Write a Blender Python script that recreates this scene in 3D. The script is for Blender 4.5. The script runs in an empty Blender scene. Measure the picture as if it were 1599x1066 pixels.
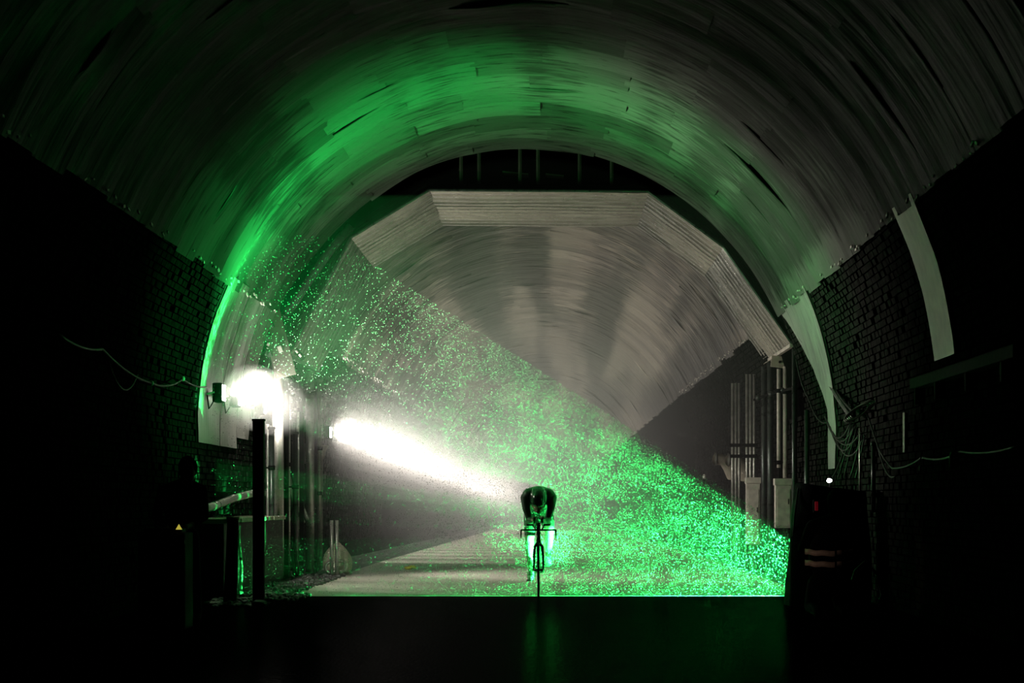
import bpy, bmesh, math, random
from mathutils import Vector, Matrix, noise
random.seed(7)
PI = math.pi
R = math.radians
SC = bpy.context.scene
COL = SC.collection

# ------------------------------------------------------------------ camera
CAM_Z = 1.16
F_PX = 3775.0
VPX, VPY = 862.0, 782.0
cd = bpy.data.cameras.new('camera')
cam = bpy.data.objects.new('camera', cd)
COL.objects.link(cam)
cam.location = (0, 0, CAM_Z)
cam.rotation_euler = (PI / 2, 0, 0)
cd.sensor_width = 36.0
cd.lens = 36.0 * F_PX / 1599.0
cd.shift_x = -(VPX - 799.5) / 1599.0
cd.shift_y = (VPY - 533.0) / 1599.0
cd.clip_end = 600
SC.camera = cam

# ------------------------------------------------------------------ world, exposure
w = bpy.data.worlds.new('night')
SC.world = w
w.use_nodes = True
w.node_tree.nodes['Background'].inputs[0].default_value = (0.5, 0.8, 0.7, 1)
w.node_tree.nodes['Background'].inputs[1].default_value = 0.0002
SC.view_settings.view_transform = 'Standard'
SC.view_settings.look = 'None'
SC.view_settings.gamma = 1.0
SC.view_settings.use_curve_mapping = False
SC.view_settings.exposure = 0.0
SC.cycles.max_bounces = 4
SC.cycles.diffuse_bounces = 1
SC.cycles.glossy_bounces = 2
SC.cycles.transmission_bounces = 2
SC.cycles.transparent_max_bounces = 12
SC.cycles.volume_bounces = 0
SC.cycles.caustics_reflective = False
SC.cycles.caustics_refractive = False
SC.cycles.sample_clamp_indirect = 3.0
SC.cycles.use_denoising = True

# light levels, all in one place
LASER_W = 24000.0
LASER_TOP = 33.5
LASER_SIDE = -1.0
LASER_Y = 29.52
LASER_AT = (3.02, LASER_Y, 0.62)
FLOOD_W = 650.0
HAZE_D = 0.011
FAN_D = 0.036
PLUME_D = 0.11
FLOOD_COL = (1.0, 0.925, 0.82)
GREEN = (0.03, 1.0, 0.16)

def point_spot(name, loc, aim, energy, color, size=R(160), blend=0.2, radius=0.08):
    ld = bpy.data.lights.new(name, 'SPOT')
    ld.energy = energy; ld.color = color; ld.spot_size = size; ld.spot_blend = blend
    ld.shadow_soft_size = radius
    o = bpy.data.objects.new(name, ld); COL.objects.link(o)
    o.location = loc
    o.rotation_euler = (Vector(aim) - Vector(loc)).to_track_quat('-Z', 'Y').to_euler()
    return o

def mth(nt, op, a, b=None, c=None):
    n = nt.nodes.new('ShaderNodeMath'); n.operation = op
    for i, v in enumerate((a, b, c)):
        if v is None: continue
        if isinstance(v, (int, float)): n.inputs[i].default_value = v
        else: nt.links.new(v, n.inputs[i])
    return n.outputs[0]
# the laser: three stacked diodes, each letting out only a thin upright fan towards the left,
# from just above the road up to about 30 degrees
for dy in (-0.11, 0.0, 0.11):
    ld = bpy.data.lights.new('laser_fan', 'POINT')
    ld.energy = LASER_W; ld.color = GREEN; ld.shadow_soft_size = 0.0
    laser = bpy.data.objects.new('laser_fan', ld); COL.objects.link(laser)
    laser.location = (LASER_AT[0], LASER_AT[1] + dy, LASER_AT[2])
    ld.use_nodes = True
    nt = ld.node_tree
    em = nt.nodes['Emission']
    tc = nt.nodes.new('ShaderNodeTexCoord')
    sx = nt.nodes.new('ShaderNodeSeparateXYZ')
    nt.links.new(tc.outputs['Normal'], sx.inputs[0])
    q = mth(nt, 'DIVIDE', sx.outputs['Y'], 0.014)
    q = mth(nt, 'EXPONENT', mth(nt, 'MULTIPLY', mth(nt, 'MULTIPLY', q, q), -1.0))
    elev = mth(nt, 'ARCTAN2', sx.outputs['Z'], mth(nt, 'MULTIPLY', sx.outputs['X'], LASER_SIDE))
    e1 = mth(nt, 'SUBTRACT', R(LASER_TOP), elev)
    e1 = nt.nodes.new('ShaderNodeClamp'); 
    nt.links.new(mth(nt, 'DIVIDE', mth(nt, 'SUBTRACT', R(LASER_TOP), elev), R(11)), e1.inputs[0])
    e2 = nt.nodes.new('ShaderNodeClamp')
    nt.links.new(mth(nt, 'DIVIDE', mth(nt, 'ADD', R(75), elev), R(20)), e2.inputs[0])
    lf = nt.nodes.new('ShaderNodeLightFalloff'); lf.inputs['Strength'].default_value = 1.0    # a fan thins out as 1/r, not 1/r2
    q = mth(nt, 'MULTIPLY', q, lf.outputs['Linear'])
    nt.links.new(mth(nt, 'MULTIPLY', q, mth(nt, 'MULTIPLY', e1.outputs[0], e2.outputs[0])), em.inputs['Strength'])

# added green spots without fixtures, standing in for scattered laser light
G1 = point_spot('scatter_fill', (2.95, 27.9, 1.3), (-3.0, 28.6, 5.0), 2200, GREEN, R(74), 1.0, 0.05)
G2 = point_spot('scatter_fill', (-3.45, 29.1, 2.6), (-2.4, 29.7, 5.6), 2000, GREEN, R(112), 1.0, 0.25)
G4 = point_spot('scatter_fill', (-3.45, 29.2, 2.6), (2.4, 30.5, 5.0), 1800, GREEN, R(70), 1.0, 0.1)
G3 = point_spot('leg_fill', (2.72, 27.6, 0.45), (-0.16, 29.5, 0.62), 50000, GREEN, R(9), 0.5, 0.05)  # added spot to brighten the rider's legs

# ------------------------------------------------------------------ helpers
def at(px, py, y):
    s = F_PX / y
    return Vector(((px - VPX) / s, y, CAM_Z - (py - VPY) / s))

ORIGIN = {}
def origin_of(o):
    return ORIGIN.get(o.name, Vector((0, 0, 0))) if o else Vector((0, 0, 0))

def tag(o, label=None, cat=None, group=None, kind=None):
    if label: o['label'] = label
    if cat: o['category'] = cat
    if group: o['group'] = group
    if kind: o['kind'] = kind
    return o

def thing(name, loc, label, cat, group=None):
    o = bpy.data.objects.new(name, None)
    COL.objects.link(o)
    o.location = loc
    o.empty_display_size = 0.2
    ORIGIN[o.name] = Vector(loc)
    return tag(o, label, cat, group)

class MB:
    def __init__(s):
        s.v = []; s.f = []; s.uv = []
    def add(s, vs, fs, M=None, uvs=None):
        b = len(s.v)
        for p in vs:
            p = Vector(p)
            s.v.append(M @ p if M else p)
        s.f += [tuple(i + b for i in f) for f in fs]
        s.uv += uvs if uvs else [(p[0], p[1]) for p in vs]
        return s
    def box(s, c, d, rot=None, bev=0.0):
        x, y, z = d[0] / 2, d[1] / 2, d[2] / 2
        M = Matrix.Translation(Vector(c)) @ (rot.to_4x4() if rot else Matrix.Identity(4))
        if bev <= 0:
            vs = [(-x, -y, -z), (x, -y, -z), (x, y, -z), (-x, y, -z), (-x, -y, z), (x, -y, z), (x, y, z), (-x, y, z)]
            fs = [(0, 3, 2, 1), (4, 5, 6, 7), (0, 1, 5, 4), (1, 2, 6, 5), (2, 3, 7, 6), (3, 0, 4, 7)]
            return s.add(vs, fs, M)
        bm = bmesh.new()
        bmesh.ops.create_cube(bm, size=1.0)
        for v in bm.verts: v.co = Vector((v.co.x * d[0], v.co.y * d[1], v.co.z * d[2]))
        bmesh.ops.bevel(bm, geom=bm.edges[:], offset=bev, segments=2, affect='EDGES', profile=0.6)
        bm.verts.index_update()
        vs = [v.co.copy() for v in bm.verts]; fs = [[v.index for v in f.verts] for f in bm.faces]
        bm.free()
        return s.add(vs, fs, M)
    def tube(s, pts, r, seg=10, caps=True, closed=False):
        pts = [Vector(p) for p in pts]
        n = len(pts)
        rs = r if isinstance(r, (list, tuple)) else [r] * n
        b = len(s.v); up = None
        for i, p in enumerate(pts):
            if closed: t = (pts[(i + 1) % n] - pts[i - 1])
            else: t = (pts[min(i + 1, n - 1)] - pts[max(i - 1, 0)])
            t.normalize()
            if up is None:
                up = Vector((0, 0, 1)) if abs(t.z) < 0.9 else Vector((1, 0, 0))
            side = t.cross(up)
            if side.length < 1e-5: side = t.cross(Vector((0, 1, 0.1)))
            side.normalize(); up = side.cross(t).normalized()
            for k in range(seg):
                a = 2 * PI * k / seg
                s.v.append(p + (side * math.cos(a) + up * math.sin(a)) * rs[i]); s.uv.append((k / seg, i))
        for i in range(n if closed else n - 1):
            j = (i + 1) % n
            for k in range(seg):
                k2 = (k + 1) % seg
                s.f.append((b + i * seg + k, b + i * seg + k2, b + j * seg + k2, b + j * seg + k))
        if caps and not closed:
            s.f.append(tuple(b + k for k in range(seg))[::-1])
            s.f.append(tuple(b + (n - 1) * seg + k for k in range(seg)))
        return s
    def lathe(s, prof, c, axis='Z', seg=24, a0=0, a1=2 * PI):
        """prof: list of (radius, height)"""
        c = Vector(c); b = len(s.v); full = abs(a1 - a0 - 2 * PI) < 1e-6
        m = seg if full else seg + 1
        for (r, h) in prof:
            for k in range(m):
                a = a0 + (a1 - a0) * k / seg
                x, y = r * math.cos(a), r * math.sin(a)
                p = {'Z': Vector((x, y, h)), 'X': Vector((h, x, y)), 'Y': Vector((x, -h, y))}[axis]
                s.v.append(c + p); s.uv.append((k / seg, h))
        for i in range(len(prof) - 1):
            for k in range(seg):
                k2 = (k + 1) % m
                s.f.append((b + i * m + k, b + i * m + k2, b + (i + 1) * m + k2, b + (i + 1) * m + k))
        return s
    def ell(s, c, r, rot=None, u=16, v=10, fn=None):
        vs = []; fs = []
        for i in range(v + 1):
            t = PI * i / v
            for k in range(u):
                a = 2 * PI * k / u
                p = Vector((math.sin(t) * math.cos(a), math.sin(t) * math.sin(a), math.cos(t)))
                if fn: p = fn(p)
                vs.append(Vector((p.x * r[0], p.y * r[1], p.z * r[2])))
        for i in range(v):
            for k in range(u):
                k2 = (k + 1) % u
                fs.append((i * u + k, (i + 1) * u + k, (i + 1) * u + k2, i * u + k2))
        return s.add(vs, fs, Matrix.Translation(Vector(c)) @ (rot.to_4x4() if rot else Matrix.Identity(4)))
    def build(s, name, mat, parent=None, smooth=False, kind=None, clean=True):
        me = bpy.data.meshes.new(name)
        og = origin_of(parent)
        me.from_pydata([tuple(p - og) for p in s.v], [], s.f)
        uvl = me.uv_layers.new(name='uv')
        uvs = s.uv
        data = [0.0] * (2 * len(me.loops))
        for i, l in enumerate(me.loops):
            data[2 * i], data[2 * i + 1] = uvs[l.vertex_index]
        uvl.data.foreach_set('uv', data)
        me.materials.append(mat)
        if smooth: me.polygons.foreach_set('use_smooth', [True] * len(me.polygons))
        if clean:
            bm = bmesh.new(); bm.from_mesh(me)
            bmesh.ops.recalc_face_normals(bm, faces=bm.faces); bm.to_mesh(me); bm.free()
        me.update()
        o = bpy.data.objects.new(name, me)
        COL.objects.link(o)
        if parent:
            o.parent = parent
        ORIGIN[o.name] = og
        if kind: o['kind'] = kind
        return o

def copy_tree(o, parent=None):
    c = o.copy(); COL.objects.link(c)
    if parent: c.parent = parent
    for ch in list(o.children): copy_tree(ch, c)
    return c

# ------------------------------------------------------------------ materials
def mat(name, base=(0.5, 0.5, 0.5), rough=0.5, metal=0.0, noise_scale=8.0, vary=0.25, bump=0.1,
        coords='Object', stretch=(1, 1, 1), rvary=0.1, emit=None, estr=0.0, spec=0.5, bdist=0.02):
    m = bpy.data.materials.new(name); m.use_nodes = True
    nt = m.node_tree; b = nt.nodes['Principled BSDF']
    tc = nt.nodes.new('ShaderNodeTexCoord'); mp = nt.nodes.new('ShaderNodeMapping')
    mp.inputs['Scale'].default_value = stretch
    nt.links.new(tc.outputs[coords], mp.inputs[0])
    nz = nt.nodes.new('ShaderNodeTexNoise'); nz.inputs['Scale'].default_value = noise_scale
    nz.inputs['Detail'].default_value = 4
    nt.links.new(mp.outputs[0], nz.inputs['Vector'])
    cr = nt.nodes.new('ShaderNodeValToRGB')
    lo = [max(0, c * (1 - vary)) for c in base]; hi = [min(1, c * (1 + vary)) for c in base]
    cr.color_ramp.elements[0].position = 0.3; cr.color_ramp.elements[1].position = 0.7
    cr.color_ramp.elements[0].color = (*lo, 1); cr.color_ramp.elements[1].color = (*hi, 1)
    nt.links.new(nz.outputs['Fac'], cr.inputs[0]); nt.links.new(cr.outputs[0], b.inputs['Base Color'])
    b.inputs['Metallic'].default_value = metal
    b.inputs['Specular IOR Level'].default_value = spec
    r = mth(nt, 'MULTIPLY_ADD', nz.outputs['Fac'], 2 * rvary, rough - rvary)
    nt.links.new(r, b.inputs['Roughness'])
    if bump > 0:
        bp = nt.nodes.new('ShaderNodeBump'); bp.inputs['Strength'].default_value = bump
        bp.inputs['Distance'].default_value = bdist
        nt.links.new(nz.outputs['Fac'], bp.inputs['Height']); nt.links.new(bp.outputs[0], b.inputs['Normal'])
    if emit:
        b.inputs['Emission Color'].default_value = (*emit, 1)
        b.inputs['Emission Strength'].default_value = estr
        m.cycles.emission_sampling = 'NONE'
    return m

def liner_mat(name, base, rough, metal, bump, fine=True, shade_dirt=0.6, spec=0.5):
    """thin metal sheet, lengthwise shadow and reflection bands painted into the colour, plus grime, rippled across; uv = (metres round the arch, metres along)"""
    m = bpy.data.materials.new(name); m.use_nodes = True
    nt = m.node_tree; b = nt.nodes['Principled BSDF']
    uv = nt.nodes.new('ShaderNodeUVMap'); uv.uv_map = 'uv'
    def nz(scale, detail=3, w=None):
        mp = nt.nodes.new('ShaderNodeMapping'); mp.inputs['Scale'].default_value = scale
        nt.links.new(uv.outputs[0], mp.inputs[0])
        n = nt.nodes.new('ShaderNodeTexNoise'); n.inputs['Scale'].default_value = 1.0; n.inputs['Detail'].default_value = detail
        nt.links.new(mp.outputs[0], n.inputs['Vector'])
        return n.outputs['Fac']
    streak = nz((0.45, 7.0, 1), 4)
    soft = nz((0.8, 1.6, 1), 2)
    lanes = nz((0.62, 0.025, 1), 2)  # broad dark bands painted in for shadow lobes
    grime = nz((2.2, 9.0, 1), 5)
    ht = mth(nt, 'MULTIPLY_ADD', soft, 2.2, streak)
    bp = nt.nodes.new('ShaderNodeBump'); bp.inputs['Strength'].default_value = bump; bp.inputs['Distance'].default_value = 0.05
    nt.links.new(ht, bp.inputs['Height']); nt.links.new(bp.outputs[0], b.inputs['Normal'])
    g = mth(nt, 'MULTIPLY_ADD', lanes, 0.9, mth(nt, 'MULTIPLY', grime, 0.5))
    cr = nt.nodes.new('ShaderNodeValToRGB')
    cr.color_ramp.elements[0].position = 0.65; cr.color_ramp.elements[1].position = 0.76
    cr.color_ramp.elements[0].color = (*[c * (1 - shade_dirt) for c in base], 1)
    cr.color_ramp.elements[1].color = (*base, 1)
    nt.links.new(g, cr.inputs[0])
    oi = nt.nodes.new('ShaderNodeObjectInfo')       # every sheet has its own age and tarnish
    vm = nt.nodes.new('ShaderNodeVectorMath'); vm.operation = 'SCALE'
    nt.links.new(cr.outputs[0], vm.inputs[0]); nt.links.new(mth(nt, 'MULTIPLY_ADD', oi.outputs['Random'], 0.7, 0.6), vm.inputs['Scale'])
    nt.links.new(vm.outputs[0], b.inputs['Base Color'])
    b.inputs['Metallic'].default_value = metal; b.inputs['Specular IOR Level'].default_value = spec
    nt.links.new(mth(nt, 'MULTIPLY_ADD', grime, 0.25, rough - 0.12), b.inputs['Roughness'])
    return m

M = {}
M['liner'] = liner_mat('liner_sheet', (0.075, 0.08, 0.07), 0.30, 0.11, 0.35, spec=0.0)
M['wall_liner'] = liner_mat('wall_liner', (0.34, 0.35, 0.32), 0.42, 0.4, 0.3)
M['far_liner'] = liner_mat('far_liner_sheet', (0.40, 0.365, 0.31), 0.38, 0.6, 0.9, shade_dirt=0.9)
M['ring'] = liner_mat('corrugated_steel', (0.62, 0.62, 0.55), 0.27, 0.9, 0.04, shade_dirt=0.3)
M['strip'] = mat('pale_sheet', (0.55, 0.52, 0.44), 0.45, 0.2, 6, 0.15, 0.05)
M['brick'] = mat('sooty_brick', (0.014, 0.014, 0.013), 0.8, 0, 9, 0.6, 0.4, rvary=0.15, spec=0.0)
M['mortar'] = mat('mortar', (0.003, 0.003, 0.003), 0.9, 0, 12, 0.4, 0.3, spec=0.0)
M['void'] = mat('void_black', (0.003, 0.003, 0.003), 0.95, 0, 5, 0.3, 0.2, spec=0.02)  # black that also stands in for shade behind the ring
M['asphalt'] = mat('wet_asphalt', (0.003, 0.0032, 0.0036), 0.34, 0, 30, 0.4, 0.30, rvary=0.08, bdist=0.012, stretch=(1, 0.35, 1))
def wet(m, fac, rough):
    nt = m.node_tree; b = nt.nodes['Principled BSDF']; out = [n for n in nt.nodes if n.type == 'OUTPUT_MATERIAL'][0]
    b.inputs['Roughness'].default_value = 0.9
    for l in list(nt.links):
        if l.to_socket == b.inputs['Roughness']: nt.links.remove(l)
    b.inputs['Roughness'].default_value = 0.9; b.inputs['Specular IOR Level'].default_value = 0.0
    g = nt.nodes.new('ShaderNodeBsdfGlossy'); g.inputs['Roughness'].default_value = rough
    bp = [n for n in nt.nodes if n.type == 'BUMP'][0]; nt.links.new(bp.outputs[0], g.inputs['Normal'])
    mx = nt.nodes.new('ShaderNodeMixShader'); mx.inputs[0].default_value = fac
    nt.links.new(b.outputs[0], mx.inputs[1]); nt.links.new(g.outputs[0], mx.inputs[2]); nt.links.new(mx.outputs[0], out.inputs[0])
wet(M['asphalt'], 0.006, 0.09)
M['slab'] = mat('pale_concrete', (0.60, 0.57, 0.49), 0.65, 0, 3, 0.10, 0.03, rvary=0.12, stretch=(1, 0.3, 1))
M['kerb'] = mat('dark_concrete', (0.03, 0.03, 0.03), 0.7, 0, 9, 0.4, 0.4)
M['stone'] = mat('ballast', (0.05, 0.05, 0.048), 0.5, 0, 14, 0.5, 0.3)
M['black'] = mat('black_steel', (0.005, 0.005, 0.005), 0.8, 0.0, 12, 0.3, 0.05, spec=0.08)
M['cloth'] = mat('black_cloth', (0.004, 0.004, 0.005), 0.95, 0, 30, 0.3, 0.3, spec=0.05)
M['zinc'] = mat('galvanised_pipe', (0.42, 0.42, 0.38), 0.35, 0.6, 12, 0.2, 0.05)
M['dpipe'] = mat('dark_pipe', (0.05, 0.06, 0.055), 0.3, 0.5, 12, 0.3, 0.05)
M['white'] = mat('white_enamel', (0.62, 0.58, 0.50), 0.5, 0, 9, 0.25, 0.1)
M['cable'] = mat('cable', (0.010, 0.011, 0.010), 0.5, 0, 10, 0.2, 0.0, spec=0.25)
M['lamp'] = mat('lamp_glass', (0.9, 0.9, 0.85), 0.3, 0, 5, 0.0, 0.0, emit=(1.0, 0.93, 0.84), estr=60)
M['glint'] = mat('glint_white', (0.8, 0.77, 0.70), 0.4, 0.1, 9, 0.1, 0.0)  # near-white colour in place of metal glints
M['suit'] = mat('skinsuit', (0.05, 0.055, 0.05), 0.45, 0, 30, 0.2, 0.05)
M['skin'] = mat('skin', (0.52, 0.34, 0.25), 0.5, 0, 20, 0.1, 0.05)
M['carbon'] = mat('carbon', (0.012, 0.012, 0.013), 0.25, 0, 40, 0.2, 0.0)
M['shell'] = mat('helmet_shell', (0.02, 0.022, 0.022), 0.18, 0, 20, 0.1, 0.0)
M['reflect'] = mat('reflective_tape', (0.72, 0.56, 0.46), 0.5, 0, 20, 0.15, 0.0)
M['yellow'] = mat('yellow_sticker', (0.9, 0.72, 0.05), 0.5, 0, 20, 0.05, 0.0)
M['yellow_glow'] = mat('sticker_glow', (0.9, 0.8, 0.1), 0.5, 0, 20, 0.05, 0.0, emit=(0.9, 0.75, 0.1), estr=0.45)  # sticker brightness added as glow, with no lamp behind it
M['red_led'] = mat('red_led', (0.4, 0.0, 0.02), 0.5, 0, 20, 0.05, 0.0, emit=(0.9, 0.02, 0.05), estr=0.05)
M['sack'] = mat('white_sack', (0.66, 0.58, 0.48), 0.8, 0, 5, 0.2, 0.5)
M['timber'] = mat('dark_timber', (0.035, 0.03, 0.024), 0.8, 0, 6, 0.4, 0.2)
M['tape'] = mat('pale_marking', (0.5, 0.45, 0.36), 0.6, 0, 9, 0.2, 0.1)

def drop_mat():
    m = bpy.data.materials.new('mist_drop'); m.use_nodes = True
    nt = m.node_tree; nt.nodes.clear()
    out = nt.nodes.new('ShaderNodeOutputMaterial')
    d = nt.nodes.new('ShaderNodeBsdfDiffuse'); d.inputs[0].default_value = (0.50, 0.54, 0.50, 1)
    t = nt.nodes.new('ShaderNodeBsdfTranslucent'); t.inputs[0].default_value = (0.50, 0.54, 0.50, 1)
    mx = nt.nodes.new('ShaderNodeMixShader'); mx.inputs[0].default_value = 0.5
    nt.links.new(d.outputs[0], mx.inputs[1]); nt.links.new(t.outputs[0], mx.inputs[2])
    tr_ = nt.nodes.new('ShaderNodeBsdfTransparent'); m2 = nt.nodes.new('ShaderNodeMixShader'); m2.inputs[0].default_value = 0.33
    nt.links.new(tr_.outputs[0], m2.inputs[1]); nt.links.new(mx.outputs[0], m2.inputs[2])
    nt.links.new(m2.outputs[0], out.inputs[0])
    return m
M['drop'] = drop_mat()

def haze_mat(name, density, color=(1, 1, 1), aniso=0.0, noise_amt=None):
    m = bpy.data.materials.new(name); m.use_nodes = True
    nt = m.node_tree; nt.nodes.clear()
    out = nt.nodes.new('ShaderNodeOutputMaterial')
    v = nt.nodes.new('ShaderNodeVolumeScatter')
    v.inputs['Color'].default_value = (*color, 1); v.inputs['Density'].default_value = density
    v.inputs['Anisotropy'].default_value = aniso
    nt.links.new(v.outputs[0], out.inputs['Volume'])
    return m

# ------------------------------------------------------------------ tunnel section
XC, ZC, EA, EB = -0.35, 2.06, 3.93, 4.10
def prof(t, off=0.0):
    """point of the arch at angle t (0 = right springing, pi = left), off = outwards"""
    a, b = EA + off, EB + off
    return XC + a * math.cos(t), ZC + b * math.sin(t)
T0 = R(26.0); T1 = PI - T0
Y0, YP, YR, YRE, YEND = 13.0, 34.3, 35.0, 39.4, 250.0
def drop(y):                    # the road falls gently beyond the shelter
    return 0.0 if y < 45 else -(y - 45) * 0.005

def arch_patch(mb, t0, t1, y0, y1, nt_, ny, off0, off1, amp, seed, thick=0.012, curl=0.0):
    """a bent sheet from angle t0 to t1 and depth y0 to y1, buckled, with a rim thickness"""
    vs = []; uvs = []
    for j in range(ny + 1):
        y = y0 + (y1 - y0) * j / ny
        for i in range(nt_ + 1):
            t = t0 + (t1 - t0) * i / nt_
            off = off0 + (off1 - off0) * j / ny - curl * (1 - j / ny) * max(0.0, math.sin(PI * min(1, max(0, (i / nt_ - (seed * 0.37 % 0.4)) * 1.5)))) ** 2
            d = amp * (noise.noise(Vector((t * 2.1 + seed, y * 2.8, seed * 1.7))) + 0.5 * noise.noise(Vector((t * 5 + seed, y * 6.5, 3.1 + seed))))
            x, z = prof(t, off + d)
            vs.append((x, y, z)); uvs.append((t * 4.0, y))
    fs = []
    n = nt_ + 1
    for j in range(ny):
        for i in range(nt_):
            fs.append((j * n + i, j * n + i + 1, (j + 1) * n + i + 1, (j + 1) * n + i))
    # rim facing the camera
    b = len(vs)
    for i in range(n):
        x, y, z = vs[i]; t = t0 + (t1 - t0) * i / nt_
        vs.append((x + math.cos(t) * thick, y, z + math.sin(t) * thick)); uvs.append(uvs[i])
    for i in range(nt_): fs.append((i, b + i, b + i + 1, i + 1))
    mb.add(vs, fs, None, uvs)

# ceiling: the lined vault; a dark shell carries the sheets
mb = MB()
for (ya, yb) in ((Y0, YEND),):
    n = 30; ys = [Y0, 20, 28, YP, YP + 0.05, YRE, 60, 100, 160, YEND]
    vs = []; fs = []
    for y in ys:
        for i in range(n + 1):
            t = T0 + (T1 - T0) * i / n
            x, z = prof(t, 0.42); vs.append((x, y, z))
    for j in range(len(ys) - 1):
        for i in range(n):
            fs.append((j * (n + 1) + i, j * (n + 1) + i + 1, (j + 1) * (n + 1) + i + 1, (j + 1) * (n + 1) + i))
    mb.add(vs, fs)
ceiling = mb.build('ceiling', M['void'], None, True, 'structure')

rng = random.Random(3)
def liner_rings(y_from, y_to, pitch, ncol, m, amp, stuff=None):
    y = y_from; k = 0
    while y < y_to - 0.05:
        y1 = min(y + pitch, y_to)
        cuts = [T0 - R(rng.uniform(0, 1.2))]
        for c in range(1, ncol):
            cuts.append(T0 + (T1 - T0) * (c + rng.uniform(-0.10, 0.10)) / ncol + (R(9) if k % 2 else -R(3)))
        cuts.append(T1 + R(rng.uniform(0, 1.2)))
        for c in range(ncol):
            o0 = 0.034 + rng.uniform(-0.01, 0.01); o1 = rng.uniform(-0.012, 0.012)
            curl = rng.uniform(0.03, 0.06) if rng.random() < 0.25 else 0.0      # a sheet sprung loose at its near edge
            target = stuff if stuff is not None else MB()
            arch_patch(target, cuts[c] - R(0.4), cuts[c + 1] + R(0.4), y, y1 + 0.05, 9, 8 if stuff is None else 3, o0, o1, amp, k * 3.7 + c * 1.3, 0.012, curl)
            if stuff is None:
                target.build('liner_sheet', m, ceiling, True, clean=False)
        y = y1; k += 1
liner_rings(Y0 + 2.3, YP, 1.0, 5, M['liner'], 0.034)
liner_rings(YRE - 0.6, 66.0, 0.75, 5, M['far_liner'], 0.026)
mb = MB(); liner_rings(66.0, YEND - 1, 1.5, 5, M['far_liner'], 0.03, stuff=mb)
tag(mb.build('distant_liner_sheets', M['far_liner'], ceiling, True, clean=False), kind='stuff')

# lapped clips, painted near-white to stand in for glints, along the ragged lower edge of the lining
mb = MB(); r2 = random.Random(5)
for side, t in ((1, T0), (-1, T1)):
    y = Y0 + 4
    while y < 60:
        if r2.random() < 0.55 and not (YP < y < YRE):
            x, z = prof(t - side * R(r2.uniform(-0.2, 0.9)), 0.0)
            L = r2.uniform(0.03, 0.12)
            mb.box((x - side * 0.012, y, z), (0.018, L, r2.uniform(0.012, 0.03)), Matrix.Rotation(r2.uniform(-.3, .3), 3, 'X'))
        y += r2.uniform(0.12, 0.4)
tag(mb.build('edge_clips', M['glint'], ceiling), kind='stuff')

# ------------------------------------------------------------------ brick walls
def wall_path(side):
    """(x, z, nx, nz) up the wall every course; side +1 right, -1 left; bricks face inwards"""
    pts = []
    x0, _ = prof(0.0, 0.07)
    z = 0.04
    while z < ZC:
        pts.append((x0, z, 1.0, 0.0)); z += 0.075
    t = 0.0
    while t < T0 + R(1.5):
        x, zz = prof(t, 0.07); pts.append((x, zz, math.cos(t), math.sin(t))); t += 0.075 / 4.05
    if side < 0: pts = [(2 * XC - x, z, -nx, nz) for x, z, nx, nz in pts]
    return pts

def build_wall(name, side):
    mb = MB(); P = wall_path(side)
    ys = [Y0, 20, 28, YP, 42, 60, 100, 160, YEND]
    n = len(P); vs = []; fs = []
    low = [(P[0][0], -1.6, P[0][2], 0)] + P
    for y in ys:
        for (x, z, nx, nz) in low: vs.append((x + nx * 0.05, y, z + nz * 0.05))
    n = len(low)
    for j in range(len(ys) - 1):
        for i in range(n - 1): fs.append((j * n + i, j * n + i + 1, (j + 1) * n + i + 1, (j + 1) * n + i))
    mb.add(vs, fs)
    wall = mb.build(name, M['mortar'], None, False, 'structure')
    # bricks: those near enough to be picked out are their own objects, the rest one mesh
    rb = random.Random(11 + side)
    meshes = []
    for k in range(4):
        bmb = MB(); bmb.box((0, 0, 0), (0.07, 0.205, 0.062), bev=0.0)
        for i, v in enumerate(bmb.v):
            bmb.v[i] = v + Vector((rb.uniform(-.004, .004), rb.uniform(-.006, .006), rb.uniform(-.003, .003)))
        me = bpy.data.meshes.new('brick'); me.from_pydata([tuple(v) for v in bmb.v], [], bmb.f)
        uvl = me.uv_layers.new(name='uv'); me.materials.append(M['brick']); meshes.append(me)
    rest = MB(); count = 0
    proto = MB().box((0, 0, 0), (0.07, 0.205, 0.062))
    for i, (x, z, nx, nz) in enumerate(P):
        y = 17.0 + (0.11 if i % 2 else 0.0)
        ang = math.atan2(nz, abs(nx)) * (-1 if side > 0 else 1)
        while y < 62:
            if z > 0.3 or y < 30:
                pr = rb.uniform(-0.012, 0.014)
                if rb.random() < 0.05: pr = 0.03
                Mx = Matrix.Translation((x + nx * (0.02 + pr), y, z + nz * (0.02 + pr))) @ Matrix.Rotation(ang, 4, 'Y') @ Matrix.Rotation(rb.uniform(-.03, .03), 4, 'Z')
                if 27.6 < y < 29.5 and 2.35 < z and count < 290 and (side < 0 or y > 20):
                    o = bpy.data.objects.new('brick', rb.choice(meshes)); COL.objects.link(o)
                    o.parent = wall; o.matrix_local = Mx; count += 1
                elif rb.random() > 0.003:
                    if not (YP + .2 < y < 38.5 and z > 2.4): rest.add(proto.v, proto.f, Mx)
            y += 0.225 if y < 45 else 0.45
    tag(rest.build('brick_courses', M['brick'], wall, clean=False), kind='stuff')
    return wall
wall_left = build_wall('wall_left', -1)
wall_right = build_wall('wall_right', 1)

# far end of the tunnel bore
mb = MB().box((XC, YEND, 2.5), (10, 0.2, 9)); mb.build('wall_back', M['void'], None, False, 'structure')

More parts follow.
